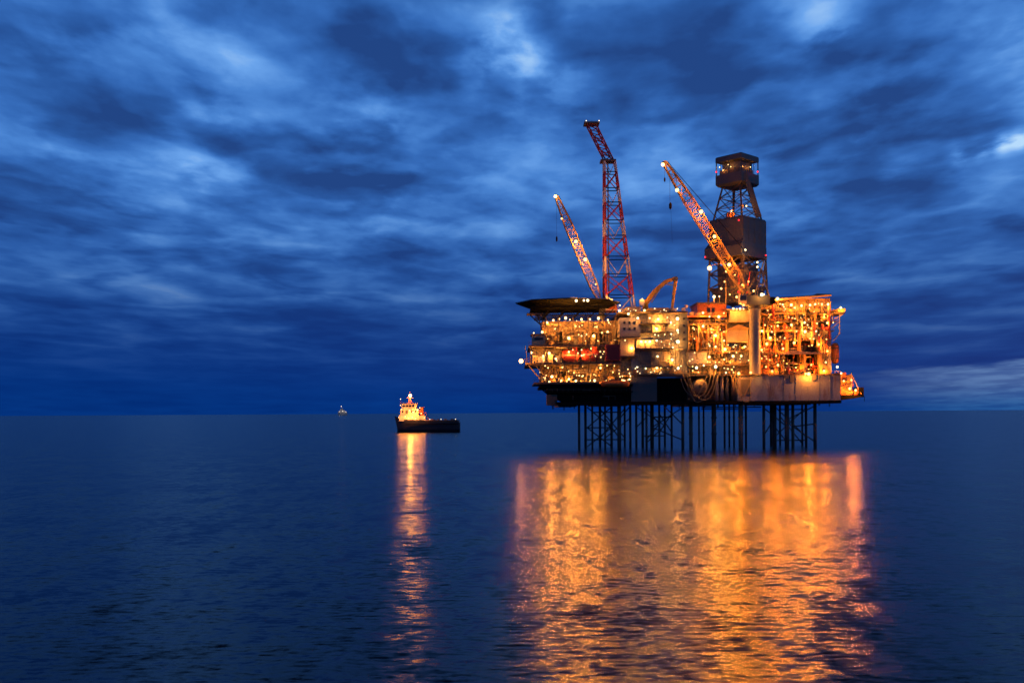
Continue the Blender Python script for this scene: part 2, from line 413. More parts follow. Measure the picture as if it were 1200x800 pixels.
sl = bpy.data.lights.new('dusk_sun', 'SUN'); sl.energy = 0.006; sl.angle = R(20); sl.color = (0.35, 0.6, 1.0)
so = bpy.data.objects.new('dusk_sun', sl); so.rotation_euler = (R(60), 0, R(75)); col.objects.link(so)

sc.view_settings.view_transform = 'Standard'; sc.view_settings.look = 'None'; sc.view_settings.exposure = 0; sc.view_settings.gamma = 1
sc.cycles.use_light_tree = True; sc.cycles.use_denoising = True; sc.cycles.denoising_input_passes = 'RGB_ALBEDO'; sc.cycles.volume_bounces = 2; sc.cycles.sample_clamp_indirect = 12; sc.cycles.max_bounces = 6

# ================================================================== PLATFORM: deck box and legs
hull = thing('deck_box', W(812, 472, 460), 'long grey and black deck box of the platform standing on the jacket legs', 'platform deck')
pbox('bottom_beam', M['black'], hull, 652, 986, 469.6, 473, 429.4, 491)
p = pbox('side_panel', M['hullgrey'], hull, 880, 985, 439.8, 469.6, 430, 490)
tag(p, 'pale grey plated end of the deck box')
for px in (893, 906.5, 920, 933, 946.5, 960, 973):
    MB().pbox(px-0.35, px+0.35, 440.4, 469.4, 429.72, 429.99).build('stiffener', M['hullgrey'], p)
for a, c_, y0, y1 in ((919, 925, 440, 444), (926, 931, 440, 448), (952, 957, 440, 446)):
    MB().pbox(a, c_, y0, y1, 429.5, 429.98).build('access_hatch', M['darkgrey'], p)
pbox('side_panel', M['hullgrey'], hull, 864.5, 880, 439.8, 469.6, 431, 490)
pbox('access_door', M['darkgrey'], hull, 868, 879.4, 444.5, 462, 430.6, 430.98)
pbox('side_panel', M['darkgrey'], hull, 740, 770, 439.8, 469.6, 431.5, 490)
p = pbox('side_panel', M['black'], hull, 770, 805, 442, 469.6, 437, 490)
for px in (776, 784, 791, 798): MB().bar(W(px, 442, 436), W(px, 469.6, 436), 0.3).build('stiffener', M['black'], p)
pbox('side_panel', M['steel'], hull, 805, 836, 441, 469.6, 444, 490)
pbox('side_panel', M['darkgrey'], hull, 836, 864.5, 441, 469.6, 440, 490)
for px, mm in ((840, 'grey'), (846, 'grey'), (852, 'darkgrey'), (859, 'steel'), (862.5, 'darkgrey')):
    part('column', M[mm], hull, lambda b: b.bar(W(px, 440, 432), W(px, 469.6, 432), 0.75, 10), True)
pbox('deck_edge', M['steel'], hull, 770, 985.4, 438.6, 440.0, 429.2, 444)
p = part('side_panel', M['black'], hull, lambda b: b.loft([[W(636,452.5,Y),W(740,452.5,Y),W(740,469.6,Y),W(657,469.6,Y),W(642,461,Y)] for Y in (433, 490)]))
tag(p, 'black plated end of the deck box under the helideck')
pbox('deck_edge', M['black'], hull, 634, 742, 449.5, 452.5, 431.5, 490)
for px in range(661, 740, 9): MB().pbox(px-0.4, px+0.4, 452.6, 469.4, 432.4, 432.99).build('stiffener', M['black'], p)
part('bracket', M['black'], hull, lambda b: [b.bar(W(632+4*i, 452, 434+i), W(646+3*i, 464, 434+i), 0.3, 6) for i in range(3)] + [b.bar(W(633, 452.5, 433.4), W(652, 452.5, 433.4), .4)])
pbox('intake_box', M['steel'], hull, 641, 653, 461, 473.5, 431, 440)
pbox('walkway', M['black'], hull, 643, 742, 457.5, 458.6, 430.4, 432.9)
rail(hull, 641, 741, 457.4, 430.6, M['pipedark'])
rail(hull, 881, 985, 438.5, 429.6)
rail(hull, 772, 880, 438.5, 429.6)
pipes(hull, 806, 864, 443, 468, 432, 438, 34, ['pipedark','pipe','steel'], 3, 0.1, 0.3)
pipes(hull, 646, 738, 454, 468, 430.5, 432.3, 14, ['pipedark','black'], 4, 0.1, 0.22)
lamps(hull, [(816.6,430.5),(825,428),(839,429.5),(851,436.5),(887.5,436.5)], 429.0, 'warm', .8)
lamps(hull, [(948,438.5),(944.5,438.2)], 428.6, 'deep', 1.0)
lamps(hull, [(866,437.4)], 428.0, 'deep', .7)

jig = 0
def jacket(cols_, braces, label):
    xs = [c[0] for c in cols_]
    t = thing('jacket_tower', (X(sum(xs)/len(xs), 455), 455, 0), label, 'platform leg', 'jacket towers under the deck')
    for px, Y, r, mat in cols_:
        part('leg', M[mat], t, lambda b: b.bar((X(px,Y), Y, -9), (X(px,Y), Y, Z(470.5, 430)-0.2), r, 10), True)
    for (pa, Ya, ya, pb, Yb, yb) in braces:
        part('brace', M['leg'], t, lambda b: b.bar(W(pa,ya,Ya), W(pb,yb,Yb), 0.26, 6), True)
    return t
jacket([(678.5,434,.55,'leg'),(686,452,.6,'leg'),(694,440,.45,'leg'),(703,470,.6,'leg'),(709,436,.45,'leg'),(716.5,455,.6,'leg'),(725.5,434,.85,'leg'),(732,470,.5,'leg'),(738.5,444,.55,'leg')],
       [(688,452,476,716.5,455,500),(716.5,455,476,688,452,500),(688,452,500,716.5,455,522),(716.5,455,500,688,452,522),(716.5,455,500,686,452,500),
        (703,470,478,732,470,512),(732,470,478,703,470,512),(709,436,512,738.5,444,489),(709,436,489,725.5,434,512),(725.5,434,490,738.5,444,475),(686,452,514,732,470,514),(694,440,482,725.5,434,482)],
       'jacket tower of thin braced legs below the helideck end')
jacket([(745.5,440,.5,'leg'),(753,456,.6,'leg'),(757.5,434,.5,'leg'),(764,452,.85,'leg'),(772.5,440,.5,'leg'),(779,470,.5,'leg'),(787,445,.5,'leg'),(800,434,.65,'leg')],
       [(745.5,440,476,779,470,498),(779,470,498,757.5,434,518),(764,452,500,800,434,477),(764,452,500,800,434,515),(757.5,434,478,772.5,440,496),(772.5,440,496,757.5,434,514),
        (772.5,440,484,787,445,506),(787,445,484,772.5,440,506),(753,456,510,779,470,510),(764,452,488,787,445,488),(745.5,440,500,757.5,434,488),(779,470,476,800,434,497)],
       'jacket tower of braced legs below the grey living quarters')
jacket([(895,434,.65,'leg'),(903.5,468,.6,'leg'),(907.5,440,.95,'leg'),(914,470,.5,'leg'),(922,434,1.0,'leg'),(929,446,.7,'leglight'),(940,470,.5,'leg'),(944.5,452,.6,'leg'),(955,434,.75,'leg')],
       [(907.5,440,476,944.5,452,512),(944.5,452,478,907.5,440,512),(914,470,488,940,470,520),(922,434,492,955,434,476),(922,434,495,955,434,518),(929,446,500,955,434,497),
        (895,434,478,922,434,500),(907.5,440,500,922,434,518),(903.5,468,516,944.5,452,516),(895,434,510,907.5,440,490),(914,470,480,940,470,480)],
       'jacket tower of heavy braced legs below the pale grey deck end')
for px, Y, r, mat, lb in ((809.5,440,.8,'leglight','brownish pipe nearest the living quarters jacket between the jacket towers'),(819,455,.4,'leg','thin dark pipe just right of the brownish pipe below the hose loops'),
        (824.5,462,.4,'leg','thin dark pipe below the drum and hose loops'),(836.5,434,1.0,'leg','thick black pipe midway between the jacket towers'),
        (849,452,.45,'leg','first of three thin pipes right of the thick black pipe'),(854.5,458,.42,'leg','middle of three thin pipes right of the thick black pipe'),
        (860,450,.42,'leg','last of three thin pipes before the thick rusty pipe'),(868,433,1.0,'leglight','thick rusty brown pipe hanging below the deck under the crane column'),(874,444,.5,'leg','thin dark pipe beside the thick rusty brown pipe')):
    t = MB().bar((X(px,Y),Y,-9), (X(px,Y),Y,Z(470.5,430)-0.2), r, 12)
    for zz in (6, 13): t.bar((X(px,Y),Y,zz), (X(px,Y),Y,zz+0.5), r*1.3, 12)
    tag(t.build('conductor_pipe', M[mat], None, True), lb, 'pipe', 'pipes running from the deck to the sea')
for px, y1, r in ((648,478,.3),(655,476,.25),(661,479.5,.22),(668,476.5,.3),(673,478,.2),(690,475.5,.4),(716,476.5,.35),(748,475.5,.3),(781,476,.3),(796,478,.25),(841,478,.3),(848,476,.3),(888,475,.4),(960,475.5,.3),(972,477,.2)):
    part('drain_pipe', M['leg'], hull, lambda b: b.bar(W(px,472.9,436), W(px,y1,436), r, 6))
for a, c_, y1 in ((655,676,475.4),(700,735,474.8),(806,838,475.6),(896,950,474.6)):
    pbox('underdeck_girder', M['leg'], hull, a, c_, 473.0, y1, 433, 480)
part('guide_frame', M['leg'], hull, lambda b: (b.bar(W(822,477,440), W(892,477,440), .35), b.bar(W(822,479,450), W(876,479,450), .3), [b.bar(W(q,473,440), W(q,477,440), .2) for q in (826, 842, 862, 884)]))

# hoses in loops over the deck edge, and the reel they come from
for i, (a, ya, c_, yc, sag, Y, r) in enumerate(((800,438,838,436,34,429.0,.42),(804,440,834,438,26,428.6,.34),(806,437,843,440,30,428.2,.30),(798,443,829,441,22,428.9,.30),(858,440,882,441,24,428.5,.34),(862,440,876,470,10,428.7,.30))):
    pts = []
    for k in range(17):
        t = k/16; pts.append(W(a+(c_-a)*t + 1.2*math.sin(t*9+i), ya+(yc-ya)*t + sag*(1-(2*t-1)**2), Y + 0.3*math.sin(t*6)))
    lb = ('pale hose in the deepest loop below the drum at mid deck','pale hose in a narrow loop inside the deepest one','thin pale hose looping widest across the drum','short pale hose looping nearest the dark recess',
          'pale hose looping below the foot of the crane column','thin hose trailing down beside the rusty brown pipe')[i]
    tag(MB().tube(pts, r*.62, 6).build('hanging_hose', M['hose'], None, True), lb, 'hose', 'hoses hanging over the deck edge')
reel = thing('hose_reel', W(821, 466, 430), 'tan drum shaped hose reel at the deck edge inside the hose loops', 'hose reel')
part('drum', M['tan'], reel, lambda b: b.lathe(W(821,452,429.2), (0,1,0), [(0,3.0),(0.4,3.0),(0.41,2.2),(5,2.2),(5.01,3.0),(5.4,3.0)], 18), True)
part('hub', M['steel'], reel, lambda b: b.lathe(W(821,452,428.9), (0,1,0), [(0,.5),(0.28,.8)], 10))
part('stand', M['steel'], reel, lambda b: (b.bar(W(814,468.5,431), W(821,452,431), .3), b.bar(W(828,468.5,431), W(821,452,431), .3)))

# ================================================================== HELIDECK END
hd = thing('helideck', (X(667,442), 442, Z(368,442)), 'dark eight sided helideck with sloping skirt on lattice supports', 'helideck')
cx, cy = X(667, 442), 446.0
def octo(rx, ry, z, cy_=cy): return [Vector((cx + rx*math.cos(R(180+45*i)), cy_ + ry*math.sin(R(180+45*i)), z)) for i in range(8)]
zt = Z(352.5, 442)
part('deck_plate', M['black'], hd, lambda b: b.loft([octo(17.5,14.0,zt-2.6), octo(21.8,18,zt-1.0), octo(23.3,19.4,zt-0.35), octo(23.3,19.4,zt)]))
part('safety_net', M['darkgrey'], hd, lambda b: [b.bar(octo(23.6,19.6,zt+.1)[i], octo(23.6,19.6,zt+.1)[(i+1)%8], .12) for i in range(8)])
for k in range(5):
    yy = cy - 12 + 6*k
    part('under_truss', M['black'], hd, lambda b: (b.box(cx-17, cx+17.5, yy-.3, yy+.3, zt-3.3, zt-2.61), b.bar((cx-15,yy,zt-6.6),(cx+20,yy,zt-6.6),.3), [b.bar((cx-15+3.5*i,yy,zt-(6.6 if i%2 else 3.2)),(cx-11.5+3.5*i,yy,zt-(3.2 if i%2 else 6.6)),.2) for i in range(10)]))
for px, Y in ((640,433),(655,433),(672,433),(690,433),(707,433),(722,433),(655,458),(690,458)):
    part('support_leg', M['steel'], hd, lambda b: b.bar(W(px,371,Y), W(px,402,Y), .35, 8), True)
for a, c_ in ((640,655),(655,672),(672,690),(690,707),(707,722)):
    part('support_brace', M['steel'], hd, lambda b: (b.bar(W(a,373,433), W(c_,388,433), .18), b.bar(W(c_,373,433), W(a,388,433), .18), b.bar(W(a,388,433), W(c_,388,433), .16)))
part('corner_bracket', M['black'], hd, lambda b: (b.bar(W(620,366,437), W(634,379,434), .3), b.bar(W(630,367,437), W(634,379,434), .25), b.bar(W(641,368,434), W(634,379,434), .25), b.bar(W(634,379,434), W(636,387,434), .3), b.bar(W(618,366,437), W(645,366,437), .35)))
pbox('catwalk', M['steel'], hd, 618, 640, 365.5, 367, 434, 440)
lamps(hd, [(676,351.3),(685,351.0),(689.5,351.0)], 426.5, 'warm', .85)
lamps(hd, [(649,374),(656,372.5),(663.5,371.5),(668.5,373.5),(682,373),(692,373),(702,372),(713,374),(642,376.5)], 435.5, 'amber', .66)

um = thing('utility_module', W(676, 449, 450), 'open frame deck module with latticed sides below the helideck', 'platform module')
for (a, c_, y, Yf) in ((620,727,402.8,430),(616,727,423.6,429),(626,742,446.5,430)):
    pbox('floor', M['steel'], um, a, c_, y, y+2.0, Yf, 472)
    rail(um, a, c_, y-0.1, Yf+0.3, M['steel'])
pbox('back_wall', M['brown'], um, 636, 727, 375, 402.6, 442, 470)
pbox('back_wall', M['cream'], um, 624, 727, 404.9, 423.4, 441, 470)
pbox('back_wall', M['brown'], um, 634, 740, 425.8, 446.3, 442, 470)
p = pbox('cabin', M['cream'], um, 624, 640, 391, 402.7, 432, 441)
MB().pbox(627, 637, 394, 397, 431.8, 431.99).build('window', M['glass'], p)
pbox('cabin_roof', M['steel'], um, 622.5, 641, 389.8, 391, 431, 441.5)
frame(um, 640, 727, 388.5, 402.6, 431.2, 7, 'X', .26, .14)
frame(um, 622, 727, 404.8, 423.5, 430.2, 7, None, .24)
frame(um, 634, 728, 425.7, 446.3, 430.6, 6, 'V', .28, .18)
frame(um, 640, 728, 425.7, 446.3, 436, 6, 'X', .22, .14)
part('slanting_strut', M['steel'], um, lambda b: b.bar(W(701,403,428), W(711,418,428), .3))
part('slanting_strut', M['steel'], um, lambda b: b.bar(W(690,404,428.5), W(699,421,428.5), .26))
part('side_strut', M['tan'], um, lambda b: (b.bar(W(618,425,431), W(636,446,432), .35), b.bar(W(616,404,431), W(618.5,425,431), .25), b.bar(W(626,425,431), W(640,441,432), .25)))
pipes(um, 640, 726, 376, 401, 434, 440, 22, ['pipe','ochre','pipedark','steel'], 11, .12, .3)
pipes(um, 624, 726, 406, 422, 433, 439, 16, ['pipe','white','steel'], 12, .12, .35)
pipes(um, 636, 738, 427, 445, 431.5, 440, 44, ['pipe','pipedark','steel','ochre'], 13, .12, .38)
kit(um, 641, 725, 402.7, 434, 440, 8, ['tan','ochre','cream','grey'], 21, 12)
kit(um, 622, 658, 423.5, 431, 437, 7, ['white','cream','grey'], 22, 10)
kit(um, 636, 738, 446.4, 431.5, 440, 12, ['tan','ochre','steel','orange','cream'], 23, 9)
lamps(um, [(667,395),(682,392.5),(696,392.5),(706,389),(712.5,388.3),(626,388.7),(636,387.7),(651.6,419),(623,411.8),(637,415.6),(644,412.5)], 432.3, 'amber', .7)
lamps(um, [(667,411),(682,408.8),(693,407.5),(707,413.5),(682,415.5)], 430.6, 'amber', .5)
lamps(um, [(647,440),(658,444.5),(675,445),(691.5,444.6),(697,444.8),(710,444.6),(730,445.4),(644,446),(667,443)], 432.0, 'amber', .72)
lamps(um, [(660,429),(683,428),(704,430),(720,428),(651,384),(675,381),(700,382),(716,379)], 437, 'amber', .5)  # extra lamps added behind the frames to set them in silhouette
glints(um, 640, 726, 374, 400, 432.5, 16, 1); glints(um, 620, 726, 405, 422, 431, 18, 2); glints(um, 632, 740, 427, 446, 431.5, 34, 3)
part('lamp_boom', M['steel'], um, lambda b: (b.bar(W(620,424,430), W(611.5,421.6,428), .18), b.bar(W(620,418,430), W(611.5,420.6,428), .12)))
lamp(um, 611, 421.5, 427.5, 'big', 1.25, 'beacon')

kit(um, 642, 724, 402.7, 436, 441, 6, ['pipedark','black','steel'], 24, 18)
kit(um, 636, 738, 446.4, 434, 441, 6, ['pipedark','black','steel'], 25, 15)
stairs(um, 706, 721, 389, 402.7, 431.8, 'steel'); stairs(um, 652, 668, 446.3, 425.6, 431.9, 'steel')
# lifeboats, side on, in their bay
def lifeboat(px0, px1, pyb, Yf, hm, label):
    t = thing('lifeboat', W((px0+px1)/2, pyb, Yf), label, 'lifeboat', 'lifeboats in the bay below the helideck')
    x0, x1, z0 = X(px0, Yf), X(px1, Yf), Z(pyb, Yf); ln = x1-x0; wd = 3.0; yc = Yf+wd/2
    def ring(f, k, lift=0.0):
        q = []
        for j in range(14):
            a = 2*math.pi*j/14; sy, sz = math.cos(a), math.sin(a)
            sq_ = (abs(sy)**.7*(1 if sy > 0 else -1)); 
            q.append(Vector((x0+ln*f, yc + wd/2*k*sq_, z0 + lift + hm*(.45 + (.42 if sz > 0 else .45)*k*sz))))
        return q
    part('boat_hull', M['boatred'], t, lambda b: b.loft([ring(0,.2,.5),ring(.03,.55,.25),ring(.12,.88),ring(.3,1),ring(.75,1),ring(.9,.9),ring(.97,.65,.1),ring(1,.35,.3)]), True)
    part('wheelhouse', M['boatred'], t, lambda b: b.loft([[Vector((x0+ln*f,yc+s_*.9*k,z0+hm*zz)) for f, s_ in ((.62,-1),(.88,-1),(.88,1),(.62,1))] for zz, k in ((.8,1),(1.0,.9))]))
    for f in (.2,.35,.5,.65): part('porthole', M['glass'], t, lambda b: b.lathe((x0+ln*f, Yf-.06, z0+hm*.62), (0,1,0), [(0,.22),(.5,.22)], 8))
    part('rubbing_band', M['white'], t, lambda b: b.box(x0+ln*.1, x1-ln*.08, Yf-.1, Yf+.1, z0+hm*.42, z0+hm*.47))
    for f in (.15,.85): part('davit', M['steel'], t, lambda b: (b.bar((x0+ln*f, Yf+2.6, z0-.4), (x0+ln*f, Yf+2.2, z0+hm*1.15), .14), b.bar((x0+ln*f, Yf+2.2, z0+hm*1.15), (x0+ln*f, Yf+1.2, z0+hm*1.1), .12), b.bar((x0+ln*f, Yf+1.2, z0+hm*1.1), (x0+ln*f, Yf+1.3, z0+hm*.8), .05)))
lifeboat(659, 679.5, 422.6, 431.2, 6.2, 'red lifeboat in the bay nearer the tip of the helideck')
lifeboat(681, 703, 422.2, 431.2, 6.6, 'larger red lifeboat beside the slanting struts and the red container')
ct = thing('shipping_container', W(719, 421, 430), 'dark red container block beside the red lifeboats', 'container')
pbox('container_body', M['red'], ct, 710.5, 727.5, 402.9, 421.3, 427.6, 437)
for i in range(8): pbox('corrugation', M['red'], ct, 711+i*2.05, 712+i*2.05, 404, 420.5, 427.42, 427.6)
rb = thing('rescue_boat', W(722, 452, 430), 'orange rescue boat lying on the black deck edge below the container', 'boat')
def rring(px, k, up): 
    c = W(px, 449-up, 428.5); return [Vector((c.x, c.y+1.6*k*math.cos(2*math.pi*j/10), c.z+1.5*k*max(-1, math.sin(2*math.pi*j/10)))) for j in range(10)]
part('boat_hull', M['orange'], rb, lambda b: b.loft([rring(703,.25,1.2),rring(706,.75,.3),rring(713,1,0),rring(728,1,0),rring(735,.9,0),rring(738,.5,.2)]), True)
part('cockpit', M['orange'], rb, lambda b: b.pbox(715, 726, 443.6, 446.5, 427.8, 429.6))
part('windscreen', M['glass'], rb, lambda b: b.pbox(714.4, 714.99, 444, 446, 427.9, 429.5))

# ================================================================== LIVING QUARTERS
lq = thing('living_quarters', W(767, 440, 445), 'tall grey living quarters block with lit balconies and zigzag stairs', 'accommodation block')
w1 = pbox('wall', M['grey'], lq, 740, 806, 366, 438, 434, 470)
w2 = pbox('wall', M['lilac'], lq, 726.5, 751, 371.5, 393.5, 430.5, 456)
for yy in (376, 383):
    for px in (731, 737, 743): MB().pbox(px, px+2.6, yy, yy+2.6, 430.2, 430.49).build('window', M['glass'], w2)
pbox('wall', M['cream'], lq, 727, 744, 396, 416, 432.5, 456)
pbox('wall', M['tan'], lq, 726, 742, 418, 440, 436, 460)
p = pbox('roof', M['steel'], lq, 725.5, 807, 364.2, 366, 429.6, 472)
rail(lq, 727, 806, 364.1, 430)
pbox('roof_house', M['cream'], lq, 735, 752, 358.5, 364.1, 438, 450)
pbox('roof_house', M['ochre'], lq, 762, 784, 360, 364.1, 436, 450)
for px0, px1, py in ((749,786,378),(752,790,388.3),(744,790,407.2),(752,790,428.5),(727,806,437.5),(727,752,394),(726,748,416)):
    pbox('balcony', M['steel'], lq, px0, px1, py, py+1.3, 429.4, 434)
    rail(lq, px0, px1, py-0.1, 429.6)
p = pbox('balcony_wall', M['cream'], lq, 746, 786, 397.5, 407.1, 433, 434)
for px in (749, 755.5, 762, 768.5, 775, 781): MB().pbox(px, px+2.4, 399.5, 405.5, 432.8, 432.99).build('door', M['tan'], p)
pbox('balcony_wall', M['cream'], lq, 765, 780, 380, 388.2, 433.2, 434)
pbox('balcony_wall', M['cream'], lq, 760, 781, 367.5, 377.8, 433.2, 434)
pbox('balcony_wall', M['cream'], lq, 764, 786, 411, 428.4, 433.2, 434)
pbox('dark_panel', M['darkgrey'], lq, 750, 764, 410, 426, 433.2, 434)
pbox('dark_panel', M['darkgrey'], lq, 752, 764, 379, 387.5, 433.2, 434)
for y0, y1, a, c_ in ((369,378,778,790),(378,388,791,779),(388,398,779,791),(398,407,791,779),(407,418,779,791),(418,428.5,791,779),(428.5,437.3,779,791)):
    stairs(lq, a, c_, y0, y1, 429.2)
part('stair_tower', M['ochre'], lq, lambda b: [b.bar(W(px,366,Y), W(px,437,Y), .16) for px in (777.5,792) for Y in (428.9,431.2)])
p = pbox('end_wall', M['clad'], lq, 796, 806.5, 366.2, 409, 432, 434)
for yy in (372, 380, 388, 396): MB().pbox(801, 803.4, yy, yy+2.4, 431.8, 431.99).build('window', M['glass'], p)
frame(lq, 796, 806, 409.5, 437, 432.5, 3, 'X', .22, .14, 'grey')
kit(lq, 728, 800, 437.4, 430.8, 433, 10, ['ochre','cream','tan','orange'], 31, 6)
kit(lq, 730, 800, 364.1, 432, 445, 10, ['ochre','cream','grey','white'], 32, 4)
pipes(lq, 764, 800, 409, 436, 430.6, 433, 20, ['ochre','pipe','cream'], 33, .12, .28)
lamps(lq, [(737,367),(762,372),(772,373.3),(782.5,371.5),(787,377),(787,390.7),(770,384.7),(770,398.5),(752,399.5),(757,399.8),(762,399.6),(789,406.5),(740.5,407),(771,417),(788,421),(757,431),(770,430),(745,431)], 432.7, 'warm', .6)
lamps(lq, [(794.5,373),(794.5,386.5),(795,400),(795,431)], 431.2, 'warm', .8)
lamps(lq, [(732,445.6),(738,443.6),(726.5,363.3),(733,398),(748,372),(779,362.5),(756,363),(768,361)], 428.8, 'warm', .6)
glints(lq, 765, 800, 368, 407, 431.0, 16, 4, 'warm'); glints(lq, 745, 800, 428, 437, 430.5, 14, 44, 'warm'); glints(lq, 728, 800, 361, 365, 431, 8, 5, 'warm')
rd = thing('radar_dome', W(803, 366, 440), 'white radar dome on a mast at the corner of the living quarters roof', 'radar dome')
part('dome', M['white'], rd, lambda b: b.ball(W(801.5,362.5,436), 1.0, 12, 8), True)
part('dome', M['white'], rd, lambda b: b.ball(W(805,358.6,436), .8, 12, 8), True)
part('mast', M['white'], rd, lambda b: (b.bar(W(803.5,366,436), W(803.5,357,436), .2, 6), b.bar(W(800,364.4,436), W(806.5,364.4,436), .15), b.bar(W(803.5,361,436), W(805,360.6,436), .14)))
lamp(rd, 800.5, 366, 434.5, 'whitelamp', .4)

# knuckle boom crane on the roof
kc = thing('knuckle_crane', W(756, 364, 438), 'yellow knuckle boom crane folded in an arch over the living quarters roof', 'crane')
part('pedestal', M['yellow'], kc, lambda b: b.lathe(W(757,364.2,440), (0,0,1), [(0,1.5),(3.2,1.2),(3.3,1.6),(4.2,1.6)], 14), True)
part('boom', M['yellow'], kc, lambda b: (b.bar(W(757.5,354.5,440), W(768,341,440), 1.15, 6, 1.0), b.bar(W(768,341,440), W(781,329.5,440), 1.0, 6, .85), b.bar(W(781,329.5,440), W(793,325.5,440), .85, 6, .8)))
part('jib', M['yellow'], kc, lambda b: (b.bar(W(793,325.2,440), W(788,363,440), .85, 6, .55)))
part('joint', M['darkgrey'], kc, lambda b: b.lathe(W(793,326,438.8), (0,1,0), [(0,1.0),(2.4,1.0)], 10))
part('hydraulic_ram', M['grey'], kc, lambda b: (b.bar(W(764,354,439), W(776,335,439), .28, 8), b.bar(W(780,332,439), W(791,334,439), .22, 8)))
part('cab', M['white'], kc, lambda b: b.pbox(751, 756, 350, 357.5, 438.5, 441))
lamp(kc, 753.5, 349.4, 438.2, 'amber', .3)

# ================================================================== PROCESS MODULE
g2 = random.Random(78)
pm = thing('process_module', W(842, 438, 455), 'orange lit process module packed with pipework beside the crane column', 'platform module')
pbox('back_wall', M['tan'], pm, 808, 878, 374, 438.5, 443, 480)
for a, c_, y in ((806.5,852,369.2),(807,852,378),(807,880,410.5),(806,880,426.5)):
    pbox('floor', M['orange'] if y < 370 else M['steel'], pm, a, c_, y, y+1.8, 431, 443)
    rail(pm, a, c_, y-.1, 431.2, M['ochre'])
p = pbox('cabin', M['orange'], pm, 818, 852, 355.6, 369, 436, 452)
for px in (829.5, 834.5): MB().pbox(px, px+3.6, 360.5, 366, 435.75, 435.99).build('window', M['glass'], p)
pbox('cabin_roof', M['steel'], pm, 817, 853, 354, 355.6, 435, 453)
for px in (811, 822, 834, 845): pbox('window', M['glass'], pm, px, px+6.5, 374.4, 377.6, 442.6, 442.98)
p = pbox('equipment_box', M['black'], pm, 811.3, 820, 402, 410.4, 431.6, 436)
part('vent_stack', M['black'], pm, lambda b: b.bar(W(813.2,402,433), W(813.2,384,433), .28, 6))
tag(pbox('panel', M['lilac'], pm, 807.5, 829, 412.4, 426.3, 432, 443), 'pale mauve panel')
tag(pbox('panel', M['cream'], pm, 856, 878, 363.8, 377, 433, 446), 'upper cream panel beside the crane column')
pbox('roof', M['steel'], pm, 852, 880, 361.6, 363.6, 432, 448)
tag(pbox('panel', M['cream'], pm, 852.5, 877.5, 386.5, 400.4, 432, 446), 'lower cream panel beside the crane column')
pbox('recess', M['darkgrey'], pm, 854, 879, 377.2, 386.3, 438, 446)
part('canopy', M['ochre'], pm, lambda b: b.add([W(852,386.3,431),W(866,380,431),W(880,385,431),W(880,386.3,431)]+[W(852,386.3,438),W(866,380,438),W(880,385,438),W(880,386.3,438)], [(0,1,2,3),(7,6,5,4),(0,4,5,1),(1,5,6,2),(2,6,7,3),(3,7,4,0)]))
for px in (855.5, 862, 869.5): pbox('window', M['glass'], pm, px, px+5.4, 402, 410, 436, 437)
pbox('wall', M['grey'], pm, 852.5, 879, 400.5, 425, 437.01, 443)
frame(pm, 808, 852, 379.8, 410.3, 431.6, 5, 'N', .22, .14, 'ochre')
frame(pm, 808, 880, 428.2, 438.4, 431.6, 7, 'X', .2, .12, 'steel')
for i in range(12):
    px = g2.uniform(809, 851); y0 = g2.uniform(378, 400); y1 = y0 + g2.uniform(12, 26)
    mm = M[g2.choice(['orange','pipedark','steel','pipe'])]; rr = g2.uniform(.18,.45)
    part('riser', mm, pm, lambda b: b.bar(W(px,y0,431), W(px,min(y1,426),431), rr, 8), True)
for a, c_, y0, y1 in ((834,846,369.5,378),(836,848,410.3,426),(812,826,426.4,438)): stairs(pm, a, c_, y0, y1, 430.4, 'steel')
kit(pm, 810, 850, 410.4, 431.3, 432, 6, ['pipedark','black','steel'], 73, 10)
pipes(pm, 822, 852, 380, 426, 432, 441, 60, ['ochre','pipe','cream','orange','pipedark'], 41, .12, .4)
pipes(pm, 808, 852, 380, 409, 432, 441, 26, ['orange','pipe','ochre'], 42, .15, .4)
kit(pm, 808, 850, 378, 433, 441, 6, ['orange','ochre','pipedark'], 43, 4)
kit(pm, 830, 878, 426.4, 432, 440, 9, ['cream','ochre','tan','pipedark'], 44, 8)
kit(pm, 808, 878, 438.5, 432, 440, 12, ['tan','ochre','pipedark','orange'], 45, 8)
kit(pm, 808, 850, 369.1, 432, 435, 5, ['orange','cream','ochre'], 46, 4)
lamps(pm, [(837.6,347.5),(843.8,347.2)], 436, 'warm', .7)
part('lamp_post', M['ochre'], pm, lambda b: [b.bar(W(px,354,436.5), W(px,347,436.5), .12) for px in (837.6, 843.8)] + [b.bar(W(851.5,356,434), W(851.5,328,434), .2, 6)])
lamps(pm, [(824.5,366.3),(832,370.9),(843,371),(849,366.7),(824.5,382),(849,399),(839,393),(839,406),(850,409),(832,405),(831.5,418),(849,421),(859.5,417.2),(869,417),(860,361.6),(864,362),(868,361.8),(872,362)], 430.4, 'amber', .66)
lamps(pm, [(813,384),(829,398),(844,386),(836,413),(826,424),(843,424),(836,386),(860,406.5),(873,406),(812,434),(832,433),(858,433),(866,384.5)], 434.5, 'deep', .5)

glints(pm, 808, 852, 372, 437, 431.5, 38, 6); glints(pm, 852, 879, 402, 437, 431.5, 14, 7)
